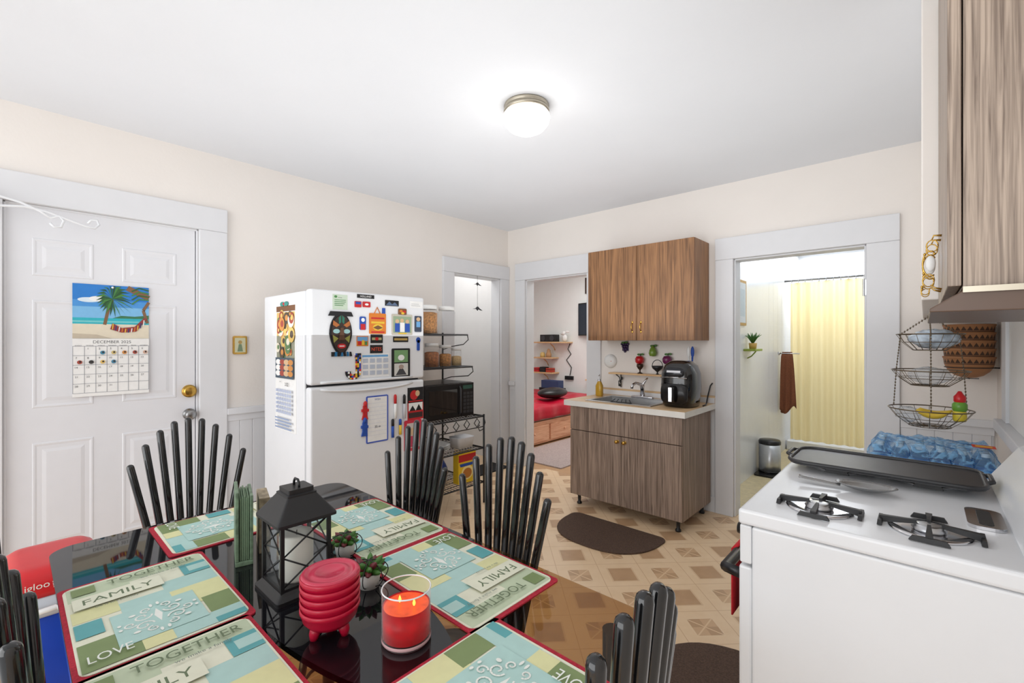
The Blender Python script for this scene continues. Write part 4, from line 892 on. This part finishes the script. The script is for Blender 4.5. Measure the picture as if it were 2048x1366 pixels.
# griddle
t=thing('griddle','dark flat griddle pan lying across the rear burners','griddle',(3.29,-1.875,.9375))
b=MB(FZ((3.29,-1.875,.9375))); R=rrect(.45,.25,.05,8)
b.prism(R,.0,.008,GRID); b.tube([(x,y,.009) for x,y in R],.006,GRID,8,closed=True); b.build('pan',t)
for s in(-1,1):
    b=MB(FZ((3.29,-1.875,.9375))); b.tube([(s*.225,-.05,.010),(s*.238,-.04,.014),(s*.238,.04,.014),(s*.225,.05,.010)],.006,GRID,8); b.build('handle',t)
# spoon
b=MB(); a=px(1600,955,z=.925); e=px(1682,968,z=.925); dv=(e-a).normalized(); L=(e-a).length; b.M=FZ((a.x,a.y-.012,.917),math.atan2(dv.y,dv.x))
pts=[(L*k/10,0,.016-.008*k/10) for k in range(11)]
b.add([(x,-.009-.008*(1-x/L),z) for x,_,z in pts]+[(x,.009+.008*(1-x/L),z) for x,_,z in pts]+[(x,0,z+.004) for x,_,z in pts],[(i,i+1,22+i+1,22+i) for i in range(10)]+[(22+i,22+i+1,11+i+1,11+i) for i in range(10)],SPOON,True)
b.grid(lambda u,v:(L+.056+.068*v*math.cos(2*PI*u),.038*v*math.sin(2*PI*u),.002+.018*v*v),28,6,SPOON)
tag(b.build('serving_spoon',solid=.0015),'large steel serving spoon lying on the white cooktop','spoon')
b=MB(); b.grid(lambda u,v:(SXa-.055-.017*min(1,v/.06),SYa+.16+.26*u,.752-.20*v),8,16,mat('red_towel',(190,28,40),.9,noise=.15,nscale=60)); tag(b.build('dish_towel',solid=.004),'red dish towel over the black oven handle','towel')
# right upper cabinet
t=thing('wall_cabinet','light-paled wall cabinet above the stove with ornate brass pulls','cabinet',(3.56,-2.08,1.43))
b=MB(); b.box(3.447,3.688,-2.46,-1.70,1.432,2.40,W_RT); b.build('body',t,bevel=.001)
for k in range(2):
    y0=-2.46+k*.381; b=MB(); b.box(3.425,3.445,y0+.0005,y0+.378,1.434,2.398,W_RT); dd=b.build('door',t,bevel=.002)
    y=y0+.345 if k==0 else y0+.035
    b=MB()
    def XZ(cx,cz,rx,rz,a0,a1,n=14): return [(cx+rx*math.cos(a0+(a1-a0)*i/n),y,cz+rz*math.sin(a0+(a1-a0)*i/n)) for i in range(n+1)]
    b.tube(XZ(3.407,1.568,.011,.015,0,2*PI),.0014,BRASS,6); b.tube(XZ(3.400,1.482,.011,.016,0,2*PI),.0014,BRASS,6)
    b.tube(XZ(3.404,1.524,.015,.032,PI*.35,PI*1.65),[.0018]*15,BRASS,6); b.tube(XZ(3.394,1.456,.008,.010,PI*.5,PI*2.2),.0012,BRASS,6)
    b.tube([(3.4245,y,1.592),(3.410,y,1.594),(3.406,y,1.583)],[.003,.002,.0014],BRASS,6); b.tube([(3.4245,y,1.458),(3.412,y,1.462),(3.404,y,1.470)],[.003,.002,.0014],BRASS,6)
    for (ax,az) in((3.393,1.548),(3.391,1.500),(3.411,1.548),(3.388,1.466)): b.ball((ax,y,az),(.003,.003,.004),BRASS,8)
    b.build('handle',dd)
    MB().ball((3.404,y,1.524),(.010,.006,.020),WPL,12).build('ceramic_insert',dd)
b=MB(); b.M=frame((0,-2.47,0),(1,0,0),(0,0,1)); b.prism([(3.40,1.385),(3.688,1.385),(3.688,1.43),(3.455,1.43),(3.40,1.392)],-.78,0,mat('brown_hood_enamel',(96,74,60),.35)); o=b.build('range_hood',bevel=.002); tag(o,'thin brown range hood under the stove wall cabinet','range hood')
b=MB(); b.box(3.446,3.688,-2.478,-2.471,1.420,1.431,NICK); b.build('metal_strip',o)

# ------------------------------------------------------------------ water pack on stand
b=MB()
for x in(3.2,3.62):
    for y in(-1.12,-.62): b.box(x-.015,x+.015,y-.015,y+.015,0,.64,TRIM)
b.box(3.16,3.66,-1.15,-.58,.64,.66,TRIM); tag(b.build('side_stand',bevel=.002),'plain white stand beside the stove under the bottled water','stand')
t=thing('water_pack','shrink-wrapped blue pack of water bottles behind the stove','water bottles',(3.41,-.87,.661))
BOT=edge_glass('clear_bottle_plastic',(226,240,252),.15,.6,(226,240,252)); LBL=mat('blue_bottle_label',(84,164,232),.35)
r=.033
for i in range(6):
    for j in range(4):
        x=3.41+(i-2.5)*.068; y=-.87+(j-1.5)*.068; b=MB(); M=(x,y,.663)
        b.lathe([(0,0),(r*.9,0),(r,.008),(r,.14),(r*.5,.172),(.013,.18),(.013,.195),(0,.195)],BOT,M,12); b.lathe([(r*1.01,.06),(r*1.01,.135)],LBL,M,12); b.lathe([(.014,.185),(.014,.2),(0,.2)],WPL,M,10); b.build('water_bottle',t)
fm_,fnt,fp=newmat('blue_shrink_film'); fN=NB(fnt); fo=fnt.nodes['Material Output']
fp.inputs['Base Color'].default_value=rgb((140,200,246)); fp.inputs['Roughness'].default_value=.15
ftc=fnt.nodes.new('ShaderNodeTexCoord'); fnz=fnt.nodes.new('ShaderNodeTexNoise'); fnz.inputs['Scale'].default_value=22; fnz.inputs['Detail'].default_value=4; fnz.inputs['Distortion'].default_value=1.5; fnt.links.new(ftc.outputs['Object'],fnz.inputs['Vector'])
fbp=fnt.nodes.new('ShaderNodeBump'); fbp.inputs['Strength'].default_value=.6; fbp.inputs['Distance'].default_value=.02; fnt.links.new(fnz.outputs['Fac'],fbp.inputs['Height']); fnt.links.new(fbp.outputs['Normal'],fp.inputs['Normal'])
ft=fnt.nodes.new('ShaderNodeBsdfTransparent'); ft.inputs[0].default_value=rgb((226,240,252)); fx=fnt.nodes.new('ShaderNodeMixShader')
frp=fnt.nodes.new('ShaderNodeValToRGB'); frp.color_ramp.elements[0].position=.46; frp.color_ramp.elements[1].position=.62; frp.color_ramp.elements[0].color=(.06,.06,.06,1); frp.color_ramp.elements[1].color=(.65,.65,.65,1)
fnt.links.new(fnz.outputs['Fac'],frp.inputs['Fac']); fnt.links.new(frp.outputs['Color'],fx.inputs[0]); fnt.links.new(ft.outputs[0],fx.inputs[1]); fnt.links.new(fp.outputs[0],fx.inputs[2]); fnt.links.new(fx.outputs[0],fo.inputs[0]); FILM=fm_
def film(u,v):
    x=3.41-.215+.43*u; y=-.87-.145+.29*v; e=max(abs(u-.5),abs(v-.5))*2
    z=.872+.006*math.sin(u*37+2*math.sin(v*9))*math.sin(v*26)+.005*math.sin(u*13+v*9)+random.uniform(-.002,.002)
    return (x,y,z-.05*max(0,e-.85)/.15)
b=MB(); b.grid(film,48,32,FILM)
for yy in(-1.016,-.724): b.add([(3.195,yy,.665),(3.625,yy,.665),(3.625,yy,.82),(3.195,yy,.82)],[(0,1,2,3)],FILM)
for xx in(3.194,3.626): b.add([(xx,-1.016,.665),(xx,-.724,.665),(xx,-.724,.82),(xx,-1.016,.82)],[(0,1,2,3)],FILM)
b.poly([(3.54,-.99),(3.61,-.99),(3.61,-.92),(3.54,-.92)],.888,K(220,70,40)); b.poly([(3.55,-.97),(3.60,-.97),(3.60,-.94),(3.55,-.94)],.8885,yl)
b.build('shrink_wrap',t)

# ------------------------------------------------------------------ hanging baskets
HX,HY=3.41,-.78
t=thing('hanging_basket','three-tier wire hanging basket in the back right corner','basket',(HX,HY,.93))
WIRE=mat('bronze_wire',(120,108,92),.3,.9)
tiers=((1.36,.120,.075),(1.19,.138,.07),(1.01,.150,.08))
for z,R,dp in tiers:
    b=MB()
    for (rr,zz,tk) in((R,0,.003),(R*.82,-dp*.5,.0017),(R*.5,-dp,.002),(R*.25,-dp,.0017)): b.tube([(HX+rr*math.cos(q),HY+rr*math.sin(q),z+zz) for q in [2*PI*k/28 for k in range(28)]],tk,WIRE,5,closed=True)
    for k in range(16):
        a=2*PI*k/16; ca,sa=math.cos(a),math.sin(a); b.tube([(HX+R*ca,HY+R*sa,z),(HX+R*.82*ca,HY+R*.82*sa,z-dp*.5),(HX+R*.5*ca,HY+R*.5*sa,z-dp),(HX,HY,z-dp)],.0014,WIRE,4)
    b.build('wire_basket',t)
def chain(p,q):
    b=MB(); p=Vector(p);q=Vector(q);n=max(2,int((q-p).length/.014))
    b.tube([p,q],.0012,WIRE,4)
    for k in range(n): b.ball(tuple(p.lerp(q,(k+.5)/n)),(.0032,.0032,.006),WIRE,6)
    return b.build('chain',t)
for k in range(3):
    a=2*PI*k/3+.55; ca,sa=math.cos(a),math.sin(a); L=[(0,0,1.445)]+[(R*ca,R*sa,z) for z,R,_ in tiers]
    for i in range(3):
        p,q=L[i],L[i+1]; chain((HX+p[0],HY+p[1],p[2]),(HX+q[0],HY+q[1],q[2]))
b=MB(); b.tube([(HX,HY,1.4605),(HX,HY,1.452),(HX+.008,HY,1.446),(HX,HY,1.440),(HX-.008,HY,1.446)],.0025,WIRE,6); b.build('hook',t)
b=MB(); b.ball((HX+.015,HY,1.338),(.088,.080,.044),mat('crumpled_blue_bag',(190,204,222),.2,noise=.45,nscale=26),26,.09); tag(b.build('plastic_bag'),'crumpled pale blue plastic bag in the top wire basket','bag')
b=MB(); b.ball((HX,HY,1.165),(.075,.08,.040),BAG,20,.12); tag(b.build('plastic_bag'),'crumpled clear bag in the middle wire basket','bag')
b=MB(); b.ball((HX-.075,HY+.02,.975),(.05,.06,.035),BAG,18,.12); tag(b.build('plastic_bag'),'crumpled clear bag at the left of the bottom wire basket','bag')
BAN=mat('banana_skin',(230,194,60),.5,noise=.1)
for k,nm in enumerate(('frontmost banana in the bottom wire basket','middle banana in the bottom wire basket','rear banana in the bottom wire basket')):
    b=MB(); off=-.055+.032*k
    b.tube([(HX-.045+.014*i+.005*k,HY+off+.01*math.sin(i*.4),.985+.0024*(i-4)**2*.6) for i in range(9)],[.005,.010,.014,.0155,.016,.0155,.014,.009,.004],BAN,8); o=b.build('banana'); tag(o,nm,'banana','bananas in the bottom wire basket')
bx_,by_=HX+.100,HY-.02
t=thing('squeeze_bottle','small yellow-green bottle with a red cap in the bottom wire basket','bottle',(bx_,by_,.965))
b=MB(); b.lathe([(0,0),(.020,0),(.024,.008),(.024,.040),(.020,.048)],mat('yellow_bottle_plastic',(226,204,60),.3),(bx_,by_,.965),20); b.build('bottle_body',t)
b=MB(); b.lathe([(.021,.046),(.026,.054),(.026,.078),(.018,.088)],mat('green_bottle_plastic',(104,160,56),.3),(bx_,by_,.965),20); b.build('label_band',t)
b=MB(); b.lathe([(.018,.086),(.021,.092),(.021,.112),(.012,.124),(.006,.136),(0,.137)],mat('red_cap_plastic',(206,30,36),.3),(bx_,by_,.965),20); b.build('cap',t)
# carved bowls
QX,QY=3.572,-.14
for k in range(5):
    z=1.125+k*.044; b=MB(); R=.104
    b.lathe([(0,0),(R*.3,.003),(R*.55,.014),(R*.78,.036),(R*.90,.058),(R*.95,.076),(R*.985,.106),(R*1.02,.109),(R*1.02,.117),(R*.95,.117),(R*.92,.088),(R*.84,.062),(R*.68,.04),(0,.02)],CARV,(QX,QY,z),48)
    tag(b.build('carved_bowl'),['lowest','second lowest','middle','second highest','topmost'][k]+' carved brown bowl of the nested stack in the back right corner','bowl','nested carved bowls in the corner')
b=MB(); rr=.0970; b.tube([(QX+rr*math.cos(a),QY+rr*math.sin(a),1.183) for a in [2*PI*k/28 for k in range(28)]],.0025,BLKM,6,closed=True); b.tube([(QX,QY+rr,1.183),(QX,-.001,1.183),(QX,-.004,1.26)],.004,BLKM,6); b.tube([(QX+rr,QY,1.183),(XR,QY,1.183)],.004,BLKM,6)
b.tube([(QX-.04,QY,1.1225),(QX+.04,QY,1.1225)],.0022,BLKM,6); b.tube([(QX,QY-.04,1.1225),(QX,QY+.04,1.1225),(QX,QY+.088,1.16),(QX,QY+rr,1.183)],.0022,BLKM,6)
tag(b.build('bowl_holder'),'black wire ring holder under the carved bowls','holder')

# ------------------------------------------------------------------ floor mats
def dmat(cx,cy,a,w,d,label):
    b=MB(FZ((cx,cy,.0005),a)); pts=[]; r=.06
    for k in range(9): q=PI-k*PI/2/8; pts.append((-w/2+r+r*math.cos(q),d/2-r+r*math.sin(q)))
    for k in range(9): q=PI/2-k*PI/2/8; pts.append((w/2-r+r*math.cos(q),d/2-r+r*math.sin(q)))
    for k in range(1,24):
        q=PI*k/24; ca,sa=math.cos(q),math.sin(q); pts.append((w/2*math.copysign(abs(ca)**.8,ca),d/2-r-(d-r)*abs(sa)**.8))
    b.prism(pts,0,.010,MATB); o=b.build('kitchen_mat',bevel=.003); tag(o,label,'mat'); return o
dmat(1.76,-.96,0,.74,.45,'brown half-round kitchen mat in front of the sink cabinet'); dmat(2.76,-2.0,-PI/2,.84,.46,'brown half-round mat on the floor in front of the stove')

# ------------------------------------------------------------------ bathroom
t=thing('shower_curtain','pale yellow translucent shower curtain hanging in the bathroom','shower curtain',(2.52,2.66,.12))
def cur(u,v):
    x=2.19+.72*u; A=.022*(1-.25*v); return (x,2.66+A*math.sin(u*46+.9*math.sin(u*7))+.014*math.sin(u*19+v*2),.14+1.88*v)
b=MB(); b.grid(cur,180,6,CURT); b.build('curtain',t)
for k in range(11):
    x=2.205+.069*k; MB().tube([(x,2.66+.016*math.cos(q),2.035+.022*math.sin(q)) for q in [2*PI*i/12 for i in range(12)]],.003,CHR,5,closed=True).build('ring',t)
b=MB(); b.tube([(2.131,2.66,2.048),(3.249,2.66,2.048)],.012,DSTEEL,10); tag(b.build('curtain_rod'),'chrome rod holding the yellow shower curtain','rod')
b=MB(); b.box(2.14,3.24,2.70,2.80,.0,.11,TILEW); b.box(2.14,3.24,2.801,3.49,0,.03,TILEW); tag(b.build('shower_curb',bevel=.01),'white raised shower curb under the yellow curtain','shower curb')
t=thing('towel_bar','chrome towel bar on the tiled bathroom wall','towel bar',(2.22,2.35,1.16)); b=MB(); b.tube([(2.131,2.35,1.18),(2.34,2.35,1.18)],.007,CHR,8); b.build('bar',t); b2=MB(frame((2.1325,2.35,1.18),(0,1,0),(0,0,1))); b2.lathe([(0,0),(.022,0),(.022,.008),(.01,.012)],CHR); b2.build('mount',t)
TOW=mat('brown_terry',(128,76,50),.95,noise=.2,nscale=120,bump=.4,bscale=200)
def tow(u,v):
    f=v<.5; k=(1-2*v) if f else (2*v-1)
    wd=.10+.06*(k**.6); x=2.215+(u-.5)*wd+.012*k
    y=2.35+(-.013 if f else .013)+(-.020 if f else .012)*(k**.7)*(.5+.5*math.sin(u*15+k*2))
    return (x,y,1.195-(.66+.05*math.sin(u*5+(0 if f else 1)))*k)
b=MB(); b.grid(tow,28,28,TOW); tag(b.build('bath_towel',solid=.006),'brown towel hanging over the bathroom towel bar','towel')
t=thing('trash_can','small steel pedal bin with black base in the bathroom','trash can',(2.24,1.45,0))
b=MB(); b.lathe([(0,.03),(.095,.03),(.098,.035),(.098,.30),(.094,.30)],STEEL,(2.24,1.45,.0),32); b.build('bin_body',t)
b=MB(); b.lathe([(.099,.295),(.1,.32),(.09,.335),(0,.34)],BLKP,(2.24,1.45,0),32); b.build('lid',t)
b=MB(); b.lathe([(0,.016),(.1,.016),(.1,.035),(0,.035)],BLKP,(2.24,1.45,0),32); b.box(2.22,2.26,1.33,1.37,.016,.024,BLKP); b.build('base',t)
b=MB(FZ((2.30,1.40,0))); b.prism(rrect(.32,.30,.03),.001,.0155,BLKP); tag(b.build('bathroom_scale'),'flat black scale under the steel pedal bin','scale')
t=thing('corner_shelf','small green wall shelf on the bathroom wall','shelf',(2.17,1.05,1.20)); b=MB(); b.box(2.132,2.235,.95,1.2,1.23,1.25,K(150,170,60)); b.build('board',t,bevel=.004); b=MB(); b.tube([(2.134,1.07,1.16),(2.17,1.07,1.18),(2.21,1.07,1.228)],.006,K(150,170,60),6); b.build('bracket',t)
t=thing('potted_plant','small spiky green plant on the bathroom wall shelf','plant',(2.185,1.06,1.2505)); b=MB(); b.lathe([(0,0),(.03,0),(.036,.055),(.033,.055),(0,.045)],K(210,170,90),(2.185,1.06,1.2505),16); b.build('pot',t)
b=MB()
for k in range(14):
    a=k*2.4; r=.03+.004*k; b.tube([(2.185,1.06,1.30),(2.185+r*.5*math.cos(a),1.06+r*.5*math.sin(a),1.36),(2.185+r*math.cos(a),1.06+r*math.sin(a),1.41-.002*k)],[.006,.007,.001],GREEN,5)
b.build('leaves',t)
M=FX((2.1302,.88,1.68)); panel('wall_mirror','tan framed mirror on the bathroom wall above the green shelf','mirror',M,.26,.42,K(200,160,90),[('r',.08,.06,.92,.94,K(220,226,230)),('r',.2,.2,.8,.8,K(200,212,218))],.012)

# ------------------------------------------------------------------ bedroom
t=thing('bed','low pine bed frame with drawers seen through the bedroom doorway','bed',(-.9,1.3,0))
PINK=wood('pinkish_pine',(214,150,116),(238,186,150),scale=(30,3,30))
b=MB(); b.box(-1.6,-.22,.35,2.35,.02,.30,PINK); b.build('frame',t,bevel=.004)
for k in range(3):
    y=.40+k*.64; b=MB(); b.box(-.219,-.20,y,y+.60,.05,.25,PINK); dd=b.build('drawer',t,bevel=.004)
    MB().ball((-.19,y+.3,.16),(.014,.014,.014),PINK,8).build('knob',dd)
b=MB(); b.box(-1.58,-.24,.37,2.33,.301,.47,WPL); b.build('mattress',t,bevel=.03,seg=3)
b=MB()
def quilt(u,v):
    x=-1.55+1.36*u; y=.33+2.0*v; z=.482+.02*math.sin(u*17+v*5)*math.sin(v*19)
    if u>.93: z=.482-.17*(u-.93)/.07; x=-.226+.035*min(1,(u-.93)/.02)+.012*math.sin(v*40)
    return (x,y,z+.02)
b.grid(quilt,60,60,REDBED); tag(b.build('bedspread',solid=.012),'red satin bedspread draped over the pine bed','bedspread')
b=MB(); b.ball((-.46,1.42,.60),(.17,.27,.075),mat('black_satin',(18,18,20),.35),18); tag(b.build('pillow'),'black cushion on the red bedspread','pillow')
b=MB(FZ((.22,1.0,.0))); b.prism(rrect(.78,1.7,.01),.001,.012,mat('grey_woven_rug',(176,160,156),.95,noise=.35,nscale=60,stretch=(1,6,1))); tag(b.build('bedroom_rug'),'grey woven rug on the bedroom floor beside the bed','rug')
def bshelf(u0,u1,v,label):
    a=px(u0,v,y=2.42);c=px(u1,v,y=2.42); t=thing('corner_shelf',label,'shelf',((a.x+c.x)/2,2.42,a.z-.1)); z=a.z
    b=MB(); b.box(a.x,c.x,2.30,2.499,z,z+.022,WPINE); b.build('board',t,bevel=.003)
    b=MB(); xm=(a.x+c.x)/2; b.tube([(xm,2.49,z-.12),(xm,2.45,z-.06),(xm,2.36,z-.006)],.009,WPINE,6); b.build('bracket',t); return (a.x,c.x,z+.022)
s1=bshelf(1072,1140,686,'upper pine shelf on the bedroom wall'); s2=bshelf(1072,1112,716,'middle pine shelf on the bedroom wall'); s3=bshelf(1072,1113,745,'lower pine shelf on the bedroom wall')
b=MB(); x=s1[0]+.33; b.box(x-.18,x+.14,2.34,2.46,s1[2]+.001,s1[2]+.12,BLKP); b.cyl((x-.11,2.335,s1[2]+.06),(x-.11,2.34,s1[2]+.06),.045,DGREY); b.cyl((x+.07,2.335,s1[2]+.06),(x+.07,2.34,s1[2]+.06),.045,DGREY); tag(b.build('radio',bevel=.008),'black radio on the upper pine bedroom shelf','radio')
b=MB(); x=s1[1]-.09; z=s1[2]; b.ball((x,2.40,z+.06),(.05,.035,.06),WPL,12); b.ball((x-.01,2.39,z+.14),(.032,.03,.035),WPL,10); b.ball((x+.05,2.40,z+.16),(.045,.012,.02),WPL,8); b.ball((x-.05,2.40,z+.13),(.03,.012,.02),WPL,8); tag(b.build('figurine'),'white winged figurine on the upper pine bedroom shelf','figurine')
for k in range(3):
    x=s3[0]+.07+.13*k; b=MB(); b.box(x-.055,x+.055,2.34,2.45,s3[2]+.001,s3[2]+.07+.015*(k%2),[rd,bk,K(180,60,40)][k]); b.box(x-.056,x+.056,2.338,2.452,s3[2]+.04,s3[2]+.05,K(60,20,20)); tag(b.build('small_box',bevel=.003),['red small box at the left of','black small box in the middle of','brick-red small box at the right of'][k]+' the lower bedroom shelf','box','small boxes on the lower bedroom shelf')
b=MB(); x=s2[0]+.16; b.lathe([(0,0),(.04,0),(.045,.05),(.03,.07),(.03,.08),(0,.08)],K(220,190,120),(x,2.40,s2[2]+.001),14); tag(b.build('ornament_jar'),'small tan jar on the middle pine bedroom shelf','jar')
b=MB(); x=s2[0]+.29; b.loft([(0,.045,.035),(.05,.05,.04),(.09,.03,.025),(.11,.032,.028),(.14,.012,.012)],K(190,150,110),(x,2.40,s2[2]+.001),e=2.5,n=16); tag(b.build('figurine'),'small brown figurine on the middle pine bedroom shelf','figurine')
b=MB()
b.tube([(s1[1]-.05,2.495,s1[2]-.03),(s1[1]-.09,2.49,s1[2]-.12),(s1[1]-.03,2.49,s1[2]-.2),(s1[1]-.12,2.49,s1[2]-.3),(s1[1]-.02,2.49,s1[2]-.42),(s1[1]-.05,2.49,s1[2]-.55)],.007,BLKP,6); b.box(s1[1]-.14,s1[1]+.02,2.47,2.497,s1[2]-.62,s1[2]-.56,BLKP); tag(b.build('power_strip'),'black power strip with dangling cord on the bedroom wall','power strip')
b=MB(); b.box(-1.25,-.85,2.10,2.28,.53,.57,bk); b.box(-1.22,-.88,2.12,2.26,.57,.69,K(50,70,110)); tag(b.build('stereo_box'),'dark boxed stereo at the bed head under the shelves','stereo')
a=px(1152,606,y=2.35); c=px(1186,671,y=2.35)
t=thing('television','black flat television on the bedroom wall','television',((a.x+c.x)/2,2.40,c.z))
b=MB(); b.M=frame(((a.x+c.x)/2+.1,2.36,(a.z+c.z)/2),(.94,-.34,0),(0,0,1)); b.prism(rrect(.62,a.z-c.z,.01),-.03,.0,BLKP); b.build('casing',t)
b=MB(); b.M=frame(((a.x+c.x)/2+.1,2.36,(a.z+c.z)/2),(.94,-.34,0),(0,0,1)); b.prism(rrect(.59,a.z-c.z-.04,.0),0,.002,mat('tv_screen',(30,44,60),.08,noise=0)); b.build('screen',t)
b=MB(); b.box((a.x+c.x)/2+.05,(a.x+c.x)/2+.15,2.39,2.499,(a.z+c.z)/2-.08,(a.z+c.z)/2+.08,BLKP); b.build('wall_mount',t)
M,w,h=ony(1171,556,1190,586,2.497); panel('wall_picture','small dark framed picture high on the bedroom wall','picture',M,w,h,K(60,40,34),[('r',.15,.15,.85,.85,K(150,110,80))],.015)
t=thing('folding_table','small pine folding table beyond the bed','table',(-.35,2.25,0)); b=MB(); b.box(-.55,-.1,2.38,2.49,.70,.725,WPINE); b.build('top',t,bevel=.003)
for s in(-1,1): MB().tube([(-.33+s*.18,2.43,0),(-.33-s*.14,2.43,.70)],.014,WPINE,6).build('leg',t)

# ------------------------------------------------------------------ lights
def area(name,loc,rot,sx,sy,e,col=(1,1,1)):
    l=bpy.data.lights.new(name,'AREA'); l.shape='RECTANGLE'; l.size=sx; l.size_y=sy; l.energy=e; l.color=col
    o=bpy.data.objects.new(name,l); C.objects.link(o); o.location=loc; o.rotation_euler=rot; return o
area('rear_fill',(1.9,-6.6,1.5),(PI/2,0,0),5.0,2.8,97,(.98,.99,1))  # added fill lamp behind the camera, not an actual window
area('ceiling_fill',(1.75,-1.9,1.36),(PI,0,0),2.8,3.0,21,(.95,.98,1))  # added mid-room fill that brightens the ceiling; no such fixture there
area('bedroom_fill',(.2,1.2,2.5),(0,0,0),1.5,1.5,32,(.98,1,.99))  # added unseen fill for the bedroom
area('bathroom_fill',(2.7,1.3,2.5),(0,0,0),.8,1.5,7,(.93,.97,1))  # added unseen fill for the bathroom
area('shower_fill',(2.6,3.15,2.45),(0,0,0),.7,.5,13,(.93,.96,1))  # added unseen lamp that lights the shower curtain from behind
area('closet_fill',(-.5,-.55,2.5),(0,0,0),.5,.7,5.2,(1,.99,.98))  # added unseen fill for the closet
l=bpy.data.lights.new('lamp_glow','POINT'); l.energy=1.6; l.shadow_soft_size=.1; l.color=(1,.97,.93); o=bpy.data.objects.new('lamp_glow',l); C.objects.link(o); o.location=(lx,ly,2.15)
wd=bpy.data.worlds.new('world'); SC.world=wd; wd.use_nodes=True; wd.node_tree.nodes['Background'].inputs[0].default_value=(.96,.98,1,1); wd.node_tree.nodes['Background'].inputs[1].default_value=.85
